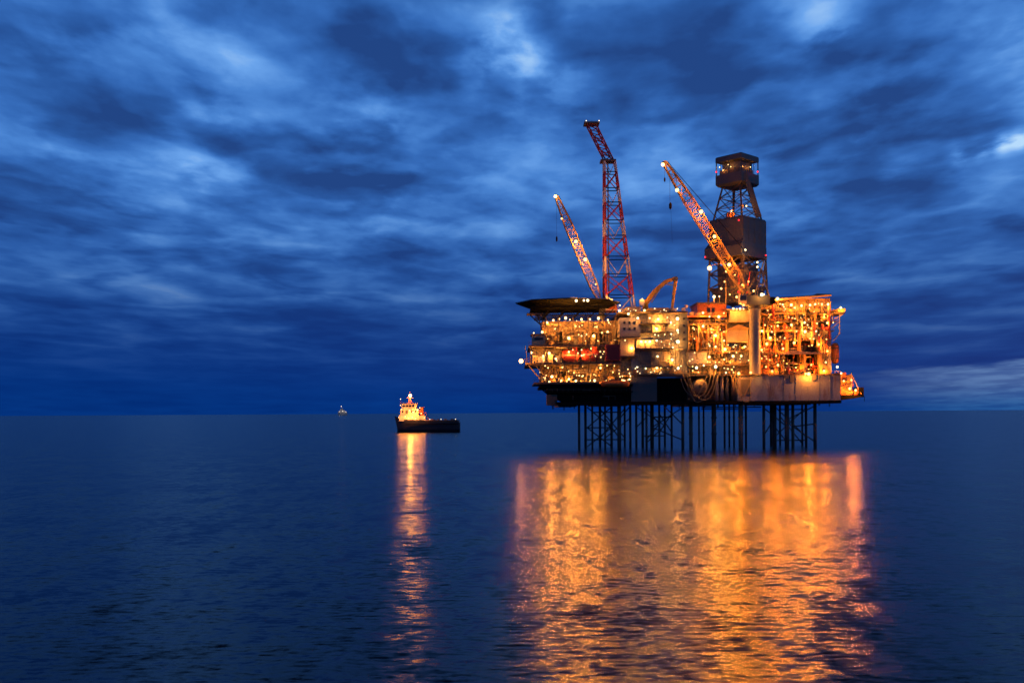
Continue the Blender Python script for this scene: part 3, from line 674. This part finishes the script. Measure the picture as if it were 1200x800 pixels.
# ================================================================== DRILLING MODULE
dm = thing('drilling_module', W(935, 438, 455), 'brightly lit drilling module with stacked pipe decks above the pale grey deck end', 'platform module')
pbox('back_wall', M['tan'], dm, 888, 974, 353, 438.5, 443, 484)
pbox('wall', M['ochre'], dm, 905, 974, 350, 366.3, 435, 443)
p = part('roof', M['ochre'], dm, lambda b: b.loft([[W(897,351.5,430),W(975,345.8,430),W(975,347.8,430),W(897,353.5,430)],[W(897,349.5,480),W(975,344.8,480),W(975,347.0,480),W(897,352,480)]]))
part('roof_unit', M['darkgrey'], dm, lambda b: b.loft([[W(952,347.2,436),W(958,344.4,436),W(973,345,436),W(975,347,436)],[W(952,347.2,446),W(958,344.4,446),W(973,345,446),W(975,347,446)]]))
for a, c_, y in ((890,991,366.5),(890,982,376),(886,978,387),(890,975,397.5),(890,922,413),(888,926,425)):
    k_ = M['ochre'] if y in (366.5, 387) else M['steel']; cut = a+(c_-a)*(.35+.1*(int(y)%4))
    pbox('floor', k_, dm, a, cut, y, y+1.6, 430.6, 443); pbox('floor', M['steel'], dm, cut+.3, c_, y+.5, y+1.9, 431.5, 443)
    rail(dm, a, cut, y-.1, 430.8); rail(dm, cut+.3, c_, y+.4, 431.7)
pbox('wall', M['ochre'], dm, 899, 905, 354, 366.3, 433, 443)
pbox('wall', M['tan'], dm, 963.5, 974.5, 388, 438.5, 431, 443)
pbox('shutter', M['pipedark'], dm, 909, 919, 367, 370, 432.4, 433)
part('corner_post', M['cream'], dm, lambda b: (b.bar(W(984.5,368,432), W(984.5,392,432), .22, 6), b.bar(W(984.5,391,432), W(977,400,432), .22, 6)))
part('balcony_bracket', M['ochre'], dm, lambda b: (b.bar(W(990,368,432), W(976,376,432), .2), b.bar(W(984,378,432), W(974,386,432), .2)))
pbox('balcony_end', M['ochre'], dm, 983, 991.5, 362, 366.3, 431, 441)
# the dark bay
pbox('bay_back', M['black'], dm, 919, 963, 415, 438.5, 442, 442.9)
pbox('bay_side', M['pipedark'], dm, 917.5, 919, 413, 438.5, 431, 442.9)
part('bay_canopy', M['tan'], dm, lambda b: b.loft([[W(914,414.5,429),W(930,410.5,429),W(950,413,429),W(967,413.5,429),W(967,415,429),W(914,416,429)],[W(914,414.5,442),W(930,410.5,442),W(950,413,442),W(967,413.5,442),W(967,415,442),W(914,416,442)]]))
pbox('bay_divider', M['ochre'], dm, 942.5, 945, 415.2, 438.5, 431.5, 442)
for px in (923, 930, 937, 950, 957): part('riser', M['pipedark'], dm, lambda b: b.bar(W(px,416,438), W(px,438.5,438), .35, 8), True)
pbox('panel', M['pipedark'], dm, 921, 940, 389.5, 397, 432.5, 443); pbox('panel', M['grey'], dm, 940, 960, 390, 397.3, 432, 443)
pbox('post', M['orange'], dm, 921, 924.5, 388, 413, 431.4, 433); pbox('post', M['orange'], dm, 936, 939, 388, 413, 431.4, 433); pbox('post', M['ochre'], dm, 961, 964, 388, 438.5, 430.4, 431)
frame(dm, 892, 974, 354, 366.4, 431.6, 9, 'N', .2, .13, 'ochre')
frame(dm, 892, 976, 368.2, 375.9, 431.6, 9, None, .2, .13, 'ochre')
frame(dm, 892, 918, 399.2, 438.4, 431.6, 4, 'X', .22, .13, 'orange')
g_ = random.Random(77)
for i in range(18):
    px = g_.uniform(891, 973); y0 = g_.uniform(353, 395); y1 = y0 + g_.uniform(14, 40)
    if 917 < px < 965: y1 = min(y1, 411)
    mm = M[g_.choice(['orange','pipedark','steel','ochre','red','pipe'])]; rr = g_.uniform(.2,.55)
    part('riser', mm, dm, lambda b: b.bar(W(px,y0,430), W(px,y1,430), rr, 8), True)
for a, c_, y0, y1 in ((897,909,366,376),(926,938,376,387),(962,972,387,398),(905,893,398,413),(900,912,413,425),(966,974,398,412),(974,966,412,425),(966,974,425,438)): stairs(dm, a, c_, y0, y1, 429.4, 'steel')
kit(dm, 893, 974, 366.4, 430.7, 431.2, 9, ['pipedark','steel','black','ochre'], 71, 6)
kit(dm, 893, 974, 387, 430.7, 431.2, 9, ['pipedark','steel','red','black'], 72, 7)
pipes(dm, 891, 962, 398, 437, 431.8, 440, 38, ['orange','ochre','pipe','red','tan'], 51, .12, .42)
pipes(dm, 890, 974, 355, 397, 431.8, 441, 60, ['ochre','pipe','cream','orange','pipedark'], 52, .12, .4)
kit(dm, 892, 972, 366.4, 432, 440, 12, ['ochre','tan','pipedark','orange'], 53, 9)
kit(dm, 892, 974, 376, 432, 440, 12, ['cream','ochre','pipedark','orange'], 54, 7)
kit(dm, 892, 960, 387, 432, 440, 10, ['ochre','orange','cream','red'], 55, 8)
kit(dm, 890, 918, 413, 432, 440, 6, ['red','ochre','orange','cream'], 56, 11)
kit(dm, 890, 916, 425, 432, 440, 6, ['orange','ochre','red'], 57, 9)
kit(dm, 889, 962, 438.5, 431, 440, 14, ['orange','ochre','red','tan'], 58, 8)
lamps(dm, [(895,346.5),(891,354)], 430, 'warm', .95)
lamps(dm, [(912,350.4),(905,351),(928,357.6),(918,357.2),(940,358.6),(956,357),(950,358),(964,356.6),(971,357.2)], 429.8, 'amber', .72)
lamps(dm, [(943.5,378.4),(958,379.4),(970,379),(977,378.6),(928,381),(947,381.2),(986,361.4),(934,388.6),(944,389),(957,388.6),(893.6,388),(905,389),(903,396)], 429.8, 'amber', .66)
lamps(dm, [(918,408.8),(910,417),(899,403),(893,410),(912,428),(898,430),(905,435),(893,420),(960,404),(952,405),(931,402),(969,398),(970,412),(968,425),(966,435)], 429.6, 'deep', .6)
lamps(dm, [(925,371),(938,372),(902,372),(951,371.5),(966,371.5),(897,381),(912,382),(915,395),(900,360),(950,394)], 435, 'deep', .5)
lamps(dm, [(933,431),(948,433),(951,428),(925,433),(940,435)], 436.5, 'deep', .38)
glints(dm, 891, 974, 352, 398, 430.2, 34, 8); glints(dm, 890, 962, 398, 437, 430.2, 16, 9, 'deep')
tk = thing('pressure_tank', W(979, 427, 436), 'upright orange tank with rounded ends at the right edge of the drilling module', 'tank')
part('shell', M['orange'], tk, lambda b: b.lathe(W(979,427,436), (0,0,1), [(0,.3),(.3,1.0),(.9,1.5),(2.0,1.7),(7.4,1.7),(8.4,1.5),(9.0,1.0),(9.3,.2)], 16), True)
for yy in (421, 409): part('band', M['steel'], tk, lambda b: b.lathe(W(979,yy,436), (0,0,1), [(0,1.76),(.3,1.76)], 16))
part('lamp_bracket', M['steel'], tk, lambda b: b.bar(W(981.5,430.2,430.4), W(979,428,434.5), .12))
part('bracket', M['steel'], tk, lambda b: (b.bar(W(979,420.5,436), W(973,420.5,436), .3), b.bar(W(979,408.5,436), W(973,408.5,436), .3)))

# ================================================================== LOADING PLATFORM at the end
lp = thing('loading_platform', W(998, 466, 445), 'small cantilevered platform with orange lit housings at the far right end', 'platform')
part('base', M['black'], lp, lambda b: b.loft([[W(985.2,463.6,431),W(1011,463.6,431),W(1011,465.6,431),W(1000,467.6,431),W(985.2,469.5,431)],[W(985.2,463.6,452),W(1011,463.6,452),W(1011,465.6,452),W(1000,467.6,452),W(985.2,469.5,452)]]))
pbox('end_box', M['black'], lp, 1007.5, 1012.5, 454.5, 466, 432, 440)
part('trailing_rope', M['black'], lp, lambda b: b.bar(W(1013,465,432), W(1013,471,432), .12))
tag(pbox('housing', M['orange'], lp, 985.3, 991.5, 437, 463.4, 433, 445), 'taller housing')
pbox('housing', M['ochre'], lp, 992, 999, 439.5, 463.4, 434, 445)
part('stairway', M['cream'], lp, lambda b: (b.bar(W(999,441,433), W(1006,456,433), .25), b.bar(W(998,437,433), W(998,463,433), .2), b.bar(W(1006,456,433), W(1008,460,433), .2)))
pbox('equipment_box', M['red'], lp, 1001, 1007, 457, 463.4, 434, 440)
rail(lp, 986, 1009, 463.4, 431.3)
pipes(lp, 986, 1000, 440, 462, 431.6, 432.8, 8, ['ochre','orange','cream'], 61, .1, .22)
lamps(lp, [(981.5,430.5),(986,438)], 430, 'warm', .6); lamps(lp, [(996,456),(989,447),(1003,458),(998,446)], 430.6, 'deep', .6)

# ================================================================== TOWERS AND CRANES
# striped lattice tower
ft = thing('flare_tower', W(725, 364, 450), 'tall red and white striped lattice tower with a bent top section', 'lattice tower')
YT = 450
def lev(y):
    t = (360 - y) / (360 - 192.0); return 709.6, 742.8 + (722.6-742.8)*t
bands = [(364,346.5,'white'),(346.5,322,'red'),(322,301.5,'white'),(301.5,277,'red'),(277,259,'white'),(259,238,'red'),(238,221,'white'),(221,202,'red'),(202,189,'white')]
for y0, y1, c_ in bands:
    def fn(b):
        a0, c0 = lev(y0); a1, c1 = lev(y1); n = 1
        d0 = (X(c0,YT)-X(a0,YT))/2; d1 = (X(c1,YT)-X(a1,YT))/2
        q0 = [W(a0,y0,YT)+Vector((0,-d0,0)), W(c0,y0,YT)+Vector((0,-d0,0)), W(c0,y0,YT)+Vector((0,d0,0)), W(a0,y0,YT)+Vector((0,d0,0))]
        q1 = [W(a1,y1,YT)+Vector((0,-d1,0)), W(c1,y1,YT)+Vector((0,-d1,0)), W(c1,y1,YT)+Vector((0,d1,0)), W(a1,y1,YT)+Vector((0,d1,0))]
        for i in range(4):
            big = .52 if i in (0, 3) else .34
            b.bar(q0[i], q1[i], big, 8)
            b.bar(q0[i], q0[(i+1)%4], .26); b.bar(q1[i], q1[(i+1)%4], .26)
            if c_ == 'red': b.bar(q0[i], q1[(i+1)%4], .25); b.bar(q0[(i+1)%4], q1[i], .25)
            else: m_ = (q0[i]+q0[(i+1)%4])/2; b.bar(m_, q1[i], .2); b.bar(m_, q1[(i+1)%4], .2)
    tag(part('tower_section', M[c_], ft, fn), c_ + ' lattice section')
part('top_section', M['red'], ft, lambda b: lattice(b, W(715.5,188,YT), W(695,146,YT), (1,0,-.35), 4.6, 5.0, (0,1,0), 4.4, 4.4, 5, .32, .2))
part('top_platform', M['pipedark'], ft, lambda b: b.box(X(686,YT), X(704,YT), YT-3, YT+3, Z(145.6,YT), Z(143.6,YT)))
part('knee_platform', M['pipedark'], ft, lambda b: b.box(X(705,YT), X(723,YT), YT-3, YT+3, Z(189.5,YT), Z(187.5,YT)))
rail(ft, 687, 704, 143.5, YT-2.9, M['pipedark'])
part('riser_pipe', M['steel'], ft, lambda b: b.bar(W(714,364,YT), W(714,190,YT), .3, 8))
for px in (689, 704): lamp(ft, px, 140.6, YT-3, 'whitelamp', .28); 
part('beacon_post', M['steel'], ft, lambda b: [b.bar(W(px,143.5,YT-3), W(px,141.3,YT-3), .08) for px in (689, 704)])
pbox('foot_house', M['orange'], ft, 709, 724, 354, 364, 447, 453)
lamp(ft, 717.5, 351, 443.5, 'deep', .8); lamp(ft, 727, 357, 444, 'amber', .45)

def boom_crane(name, label, foot, tip, Y, wmid, wend, mat_low, n, spots, hook, kind='deep'):
    t = thing(name, W(foot[0], foot[1]+4, Y), label, 'crane', 'lattice boom cranes on the deck')
    A = W(foot[0], foot[1], Y); B = W(tip[0], tip[1], Y); ax = (B-A).normalized(); u = Vector((ax.z, 0, -ax.x))
    part('boom', M[mat_low], t, lambda b: (lattice(b, A, A.lerp(B,.16), u, wend, wmid, (0,1,0), 2.2, 2.6, 3, .24, .12),
          lattice(b, A.lerp(B,.16), A.lerp(B,.72), u, wmid, wmid, (0,1,0), 2.6, 2.6, n, .24, .13)))
    part('boom_head', M['pipedark'], t, lambda b: (lattice(b, A.lerp(B,.72), B, u, wmid, wend, (0,1,0), 2.6, 1.6, 5, .3, .15), b.lathe(B+Vector((0,-.9,0)), (0,1,0), [(0,1.0),(1.8,1.0)], 12), b.bar(B, B+ax*1.2-u*.5, .4)))
    return t, A, B, ax, u
cl, A, B, ax, u = boom_crane('boom_crane', 'shorter crane boom leaning out over the helideck beside the striped tower', (704,352), (654,230), 446, 3.5, 1.4, 'cream', 14, None, None)
for px, py, r in ((652.5,229,1.0),): lamp(cl, px, py, 444, 'big', r)
for px, py, r in ((676,282,1.0),(687,303,1.05),(659.5,255,.5),(699,332,.4)): lamp(cl, px, py, 443.6, 'deep', r)
part('hoist_line', M['black'], cl, lambda b: (b.bar(W(653.6,232,445), W(653.6,276,445), .06), b.bar(A+u*2.4, B+u*1.2, .06)))
part('hook', M['black'], cl, lambda b: (b.lathe(W(653.6,282,445), (0,0,1), [(0,.15),(.5,.4),(1.8,.4),(2.4,.15)], 8)))
part('machine_house', M['darkgrey'], cl, lambda b: b.pbox(702, 711, 350, 360, 443, 449))
part('pedestal', M['grey'], cl, lambda b: b.bar(W(706,360,446), W(706,373,446), 1.3, 12), True)

cr_, A, B, ax, u = boom_crane('boom_crane', 'larger crane boom in front of the dark drilling derrick', (878,346), (781,191), 424, 4.0, 1.7, 'ochre', 20, None, None)
for px, py, r in ((778.5,192.5,1.0),(832.5,314,1.25)): lamp(cr_, px, py, 422.4, 'big', r)
for px, py, r in ((795,222.5,1.05),(823,248,1.1),(838.5,277,.95),(855.5,310,1.0)): lamp(cr_, px, py, 421.6, 'deep', r)
part('lamp_arm', M['steel'], cr_, lambda b: b.bar(W(832.5,311,422.4), W(852,308,423), .14))
part('hoist_line', M['black'], cr_, lambda b: (b.bar(W(786.5,200,424), W(786.5,237,424), .07), b.bar(W(787.5,245,424), W(789,284,424), .05), b.bar(W(780.5,196,424), W(780.5,208,424), .07)))
part('hook_block', M['black'], cr_, lambda b: b.lathe(W(787,245,424), (0,0,1), [(0,.15),(.6,.6),(2.2,.65),(3,.2)], 10))
part('whip_hook', M['black'], cr_, lambda b: b.lathe(W(780.5,213,424), (0,0,1), [(0,.1),(.5,.35),(1.6,.35),(2,.1)], 8))
part('pendant_line', M['black'], cr_, lambda b: (b.bar(W(893,316,424), B+u*1.4, .08), b.bar(W(893,316,425.5), B+u*1.4+Vector((0,1,0)), .08)))
part('gantry', M['pipedark'], cr_, lambda b: (b.bar(W(872,346,423), W(893,316,424), .3, 6), b.bar(W(903,350,423), W(893,316,424), .3, 6), b.bar(W(872,346,426), W(893,316,425.5), .3, 6), b.bar(W(903,350,426), W(893,316,425.5), .3, 6), b.bar(W(880,334,423), W(899,334,423), .18), b.bar(W(888,350,423), W(893,316,424), .16)))
part('machine_house', M['darkgrey'], cr_, lambda b: b.pbox(875, 903, 346, 357, 423, 431))
p = part('cab', M['grey'], cr_, lambda b: b.pbox(868, 876, 345, 355.6, 421.5, 425)); MB().pbox(868.8, 875.2, 346.4, 352, 421.3, 421.49).build('window', M['glass'], p)
part('counterweight', M['black'], cr_, lambda b: b.pbox(903.2, 909, 348, 356, 423, 431))
part('turntable', M['darkgrey'], cr_, lambda b: b.lathe(W(885,361.5,426.5), (0,0,1), [(0,2.3),(.2,2.9),(1.2,2.9),(1.4,2.6)], 20))
part('pedestal', M['grey'], cr_, lambda b: b.lathe(W(885,438.5,426.5), (0,0,1), [(0,2.6),(.3,2.25),(26.0,2.25),(27.3,2.6),(28.0,2.6)], 24), True)
part('pedestal_ladder', M['ochre'], cr_, lambda b: (b.bar(W(880.2,437,424.4), W(880.2,363,424.4), .07), b.bar(W(881.6,437,424.2), W(881.6,363,424.2), .07)))
lamp(cr_, 893.5, 345.5, 421.5, 'warm', .9); lamp(cr_, 872, 357.5, 421, 'deep', .5); lamp(cr_, 880, 436.5, 422, 'deep', .55)

# derrick, its square plan turned corner on
dk = thing('drilling_derrick', (X(866,458), 458, Z(352,458)), 'dark clad drilling derrick with an open box head on a lattice tower', 'derrick')
YD = 458; DX = X(865.5, YD); AN = R(43)
def sq(half, z, dx=0.0): return [Vector((DX+dx+half*math.sqrt(2)*math.cos(AN+math.pi/2*i+math.pi/4), YD+half*math.sqrt(2)*math.sin(AN+math.pi/2*i+math.pi/4), z)) for i in range(4)]
def zd(py): return Z(py, YD)
H1, H2 = 7.0, 9.1
part('head_base', M['clad'], dk, lambda b: b.loft([sq(H1-.8, zd(219.5)), sq(H1, zd(217)), sq(H1, zd(206))]))
for i in range(4):
    part('head_post', M['clad'], dk, lambda b: b.bar(sq(H1-.3, zd(206))[i], sq(H1-.3, zd(190))[i], .3))
    for t in (.25, .5, .75):
        part('head_post', M['clad'], dk, lambda b: b.bar(sq(H1-.3, zd(206))[i].lerp(sq(H1-.3, zd(206))[(i+1)%4], t), sq(H1-.3, zd(190))[i].lerp(sq(H1-.3, zd(190))[(i+1)%4], t), .16))
part('head_roof', M['clad'], dk, lambda b: b.loft([sq(H1, zd(191)), sq(H1, zd(185.5)), sq(H1-.4, zd(184.5))]))
part('head_core', M['darkgrey'], dk, lambda b: b.loft([sq(4.6, zd(205.9)), sq(4.6, zd(191.2))]))
part('crown_block', M['steel'], dk, lambda b: b.loft([sq(5.4, zd(205.9), -.4), sq(5.4, zd(200), -.4)]))
def tower(b, ha, za, hb, zb, n, rc, rb):
    for i in range(4):
        b.bar(sq(ha, za)[i], sq(hb, zb)[i], rc, 6)
        for k in range(n):
            t0, t1 = k/n, (k+1)/n; j = (i+1)%4
            p0, p1 = sq(ha, za)[i].lerp(sq(hb, zb)[i], t0), sq(ha, za)[i].lerp(sq(hb, zb)[i], t1)
            q0, q1 = sq(ha, za)[j].lerp(sq(hb, zb)[j], t0), sq(ha, za)[j].lerp(sq(hb, zb)[j], t1)
            b.bar(p0, q1, rb); b.bar(q0, p1, rb); b.bar(p1, q1, rb)
part('lattice_mast', M['steel'], dk, lambda b: tower(b, H2-1.3, zd(259), H1-2.3, zd(219), 3, .42, .2))
part('guide_rail', M['steel'], dk, lambda b: (b.bar((DX-2,YD,zd(262)), (DX-2,YD,zd(219)), .35), b.bar((DX+1.5,YD-1,zd(262)), (DX+1.5,YD-1,zd(219)), .35)))
part('pipe_chute', M['darkgrey'], dk, lambda b: b.bar((DX+1.5,YD-7.6,zd(207)), (DX+8.2,YD-6.5,zd(258)), 1.3, 4, 1.6))
pbox('drive_cabin', M['orange'], dk, 854, 862.5, 249, 258.4, YD-5, YD-1)
part('wind_cladding', M['clad'], dk, lambda b: b.loft([sq(H2, zd(288)), sq(H2, zd(260)), sq(H2-.2, zd(258.4))]))
part('wind_cladding', M['clad'], dk, lambda b: b.loft([sq(H2+.9, zd(304), -1.0), sq(H2+.9, zd(292), -1.0), sq(H2+.1, zd(286), -.3)]))
for q in range(4): part('cladding_seam', M['darkgrey'], dk, lambda b: [b.bar(sq(H2+.06, zd(288))[i].lerp(sq(H2+.06, zd(288))[(i+1)%4], t), sq(H2+.06, zd(260))[i].lerp(sq(H2+.06, zd(260))[(i+1)%4], t), .13) for i in (q,) for t in (0,.25,.5,.75)] + [b.bar(sq(H2+.06, zd(274))[q], sq(H2+.06, zd(274))[(q+1)%4], .13)])
part('lower_frame', M['steel'], dk, lambda b: tower(b, 9.6, zd(356), 9.0, zd(304), 3, .5, .28))
part('lower_frame', M['pipedark'], dk, lambda b: tower(b, 5.0, zd(356), 6.2, zd(304), 4, .6, .35))
part('drill_floor', M['darkgrey'], dk, lambda b: b.loft([sq(7, zd(356)), sq(8.5, zd(342)), sq(8.5, zd(338))]))
part('wind_wall', M['pipedark'], dk, lambda b: b.loft([sq(6.4, zd(337.9)), sq(6.6, zd(312))]))
part('raker', M['clad'], dk, lambda b: (b.bar(W(893,348,447), W(899,300,447), .5), b.bar(W(885,348,446), W(896,306,446), .35)))
part('standpipe', M['red'], dk, lambda b: (b.bar(W(868,352,446), W(866,312,446), .3, 6), b.bar(W(874,352,446), W(880,318,446), .25, 6)))
for px, py in ((845,196),(849,199.5),(855,193),(858,195.5),(872,195),(876,199),(881,196)): lamp(dk, px, py, YD-6.2-abs(px-865.5)*-.25, 'amber', .28, gain=.35)
for px, py in ((841,201.5),(889.5,201.5),(867,258),(827.5,301),(898.5,299.5),(866,342)): lamp(dk, px, py, YD-14 if 850 < px < 880 else YD-4, 'redlamp', .5, 'aircraft_light')
lamp(dk, 874.5, 293, YD-15, 'warm', .6); lamp(dk, 888.5, 307.5, YD-13, 'warm', .55); lamp(dk, 888.5, 313, YD-13, 'warm', .55); lamp(dk, 876, 241.5, YD-9.5, 'amber', .45)
for px, py in ((846,338),(871,334),(884,341),(852,318),(864,348)): lamp(dk, px, py, YD-13.5, 'deep', .6)
lamp(dk, 858.5, 247.4, YD-6, 'amber', .4)
for px, py in ((850,330),(862,322),(878,330),(856,345)): lamp(dk, px, py, YD-12, 'deep', .42)  # extra lamps added to warm the lower frame

# ================================================================== VESSELS
def vessel_frame(px, D): return X(px, D), D
D = 852.0; HV = 484.4
def WV(px, py, dy=0.0): return Vector((X(px, D), D+dy, HC + (HV-py)*D/F))
sv = thing('supply_vessel', (X(501,D), D, 0), 'dark hulled supply vessel with brightly lit white bridge and long low aft deck', 'ship')
def hring(px, top, beam, keel_in=.75):
    x = X(px, D); zt_ = WV(px, top).z
    return [Vector((x, D-beam, zt_)), Vector((x, D-beam*.97, 2.2)), Vector((x, D-beam*keel_in, -1.5)), Vector((x, D+beam*keel_in, -1.5)), Vector((x, D+beam*.97, 2.2)), Vector((x, D+beam, zt_))]
part('ship_hull', M['navy'], sv, lambda b: b.loft([hring(462.4,487.2,.25,.1)[:1]*1 + [Vector((X(465,D),D-.2,5.0)),Vector((X(468,D),D-.1,-1.5)),Vector((X(468,D),D+.1,-1.5)),Vector((X(465,D),D+.2,5.0)),hring(462.4,487.2,.25)[5]],
     hring(466,489.0,2.4,.3), hring(471,490.6,4.8,.5), hring(475,491.4,6,.6), hring(484,491.8,6.5), hring(497,492.0,6.7), hring(500,494.2,6.7), hring(520,494.6,6.7), hring(533,494.3,6.5), hring(537,494.2,6.2,.6), hring(539,495.0,5.6,.4)]), False)
part('fender_strip', M['black'], sv, lambda b: b.box(X(476,D), X(537,D), D-6.95, D-6.72, 6.2, 6.8))
part('bulwark', M['steel'], sv, lambda b: (b.box(X(499,D), X(538,D), D-6.7, D-6.4, WV(0,494).z, WV(0,492.6).z), b.box(X(499,D), X(538,D), D+6.4, D+6.7, WV(0,494).z, WV(0,492.6).z)))
part('aft_deck', M['ochre'], sv, lambda b: b.box(X(497,D), X(537,D), D-6.2, D+6.2, WV(0,494.6).z, WV(0,493.9).z))
def vbox(name, mat, px0, px1, py0, py1, hw, parent=sv):
    return MB().box(X(px0,D), X(px1,D), D-hw, D+hw, WV(0,py1).z, WV(0,py0).z).build(name, M[mat], parent)
p1 = vbox('deckhouse', 'white', 468.5, 492, 486, 493.4, 5.8); p2 = vbox('deckhouse', 'white', 470, 491, 479, 485.9, 5.2)
p3 = vbox('bridge', 'white', 471.5, 489, 473.6, 478.9, 4.8); vbox('bridge_roof', 'grey', 470.5, 490, 472.8, 473.5, 5.2)
for px in (473, 476.6, 480.2, 483.8): MB().box(X(px,D), X(px+2.6,D), D-4.95, D-4.81, WV(0,477).z, WV(0,474.8).z).build('window', M['glass'], p3)
for px in (472, 482.5, 487): MB().box(X(px,D), X(px+1.6,D), D-5.35, D-5.21, WV(0,483.6).z, WV(0,481.2).z).build('porthole', M['glass'], p2)
MB().box(X(476,D), X(479,D), D-5.35, D-5.21, WV(0,484.6).z, WV(0,480.6).z).build('door', M['darkgrey'], p2)
vbox('funnel', 'orange', 492.4, 496.5, 477, 490, 3.0); vbox('stern_rail_house', 'white', 492.2, 499, 487, 493.4, 4.6)
part('mast', M['orange'], sv, lambda b: (b.bar(WV(480.5,472.8), WV(480.5,459.5), .35, 6), b.bar(WV(477,466), WV(484,466), .25), b.bar(WV(478,472.8), WV(480.5,466), .2), b.bar(WV(483,472.8), WV(480.5,466), .2), b.bar(WV(469.5,478), WV(469.5,468), .12)))
part('handrail', M['white'], sv, lambda b: [b.bar(WV(500+2.2*i,494,-6.5), WV(500+2.2*i,491.9,-6.5), .1) for i in range(17)] + [b.bar(WV(500,y,-6.5), WV(536,y,-6.5), .09) for y in (491.9,492.8)])
part('handrail', M['white'], sv, lambda b: [b.bar(WV(470+2*i,473.4,-5.1), WV(470+2*i,472,-5.1), .1) for i in range(11)] + [b.bar(WV(470,472,-5.1), WV(490,472,-5.1), .1)])
part('crane_arm', M['orange'], sv, lambda b: (b.bar(WV(495,490,-3), WV(499,483,-3), .35), b.bar(WV(499,483,-3), WV(503,492,-3), .25)))
kv = random.Random(5)
for i in range(9):
    px = 501+i*3.9; w_ = kv.uniform(1.8,3.2); tp = kv.uniform(490.6,492.6)
    vbox('deck_cargo', kv.choice(['ochre','steel','orange','tan']), px, px+w_, tp, 493.8, kv.uniform(3,5.5))
def slamp(px, py, dy, kind, r):
    o = bpy.data.objects.new('ship_light', lamp_mesh(kind, r)); col.objects.link(o); o.parent = sv; o.location = WV(px, py, dy) - sv.location; beam(sv, kind, round(r*.74, 2), o.location + Vector((0, -r*1.4, -r*.3)))
slamp(481, 463.6, -1.4, 'masthead', 1.75)
for px, py, r in ((472,479.6,.9),(481,481,1.1),(485,483,1.1),(490.5,480.4,1.3),(493,478,1.0),(470.5,475,.8),(476,488,.9),(484,488.5,.9),(494.5,484.5,1.0),(498,489.5,.8),(468.5,489,.7),(488,490.5,.9),(480,490,.8)): slamp(px, py, -7.4, 'shiplamp', r*.5)
for px in (504, 517, 534): slamp(px, 491.4, -3.0, 'whitelamp', .45)
slamp(469.5, 467.6, 0, 'whitelamp', .5)

D2 = 9000.0
fv = thing('distant_vessel', (X(402,D2), D2, 0), 'tiny pale lit vessel far off on the horizon', 'ship')
def WF(px, py): return Vector((X(px,D2), D2, HC + (485.2-py)*D2/F))
def frg(px, top, bm): 
    c = WF(px, top); return [Vector((c.x,D2-bm,c.z)),Vector((c.x,D2-bm*.8,-2)),Vector((c.x,D2+bm*.8,-2)),Vector((c.x,D2+bm,c.z))]
part('ship_hull', M['white'], fv, lambda b: b.loft([frg(396,482.4,1),frg(398.5,483,8),frg(405,483,8),frg(407,483.2,7)]))
part('deckhouse', M['white'], fv, lambda b: b.box(X(398.5,D2), X(404,D2), D2-6, D2+6, WF(0,483).z, WF(0,480.6).z))
part('bridge', M['white'], fv, lambda b: b.box(X(399,D2), X(402,D2), D2-5, D2+5, WF(0,480.6).z, WF(0,478.8).z))
part('mast', M['white'], fv, lambda b: b.bar(WF(400.5,478.8), WF(400.5,475), 1.2, 6))
for px, py, r in ((400.3,476.6,3.4),(398,482.6,2.6),(402,482.2,2.8),(405.5,482.8,2.6)):
    o = bpy.data.objects.new('ship_light', lamp_mesh('farlamp', r)); col.objects.link(o); o.parent = fv; o.location = WF(px,py) + Vector((0,-14,0)) - fv.location; beam(fv, 'farlamp', round(r*.74,2), o.location + Vector((0,-6,1)))
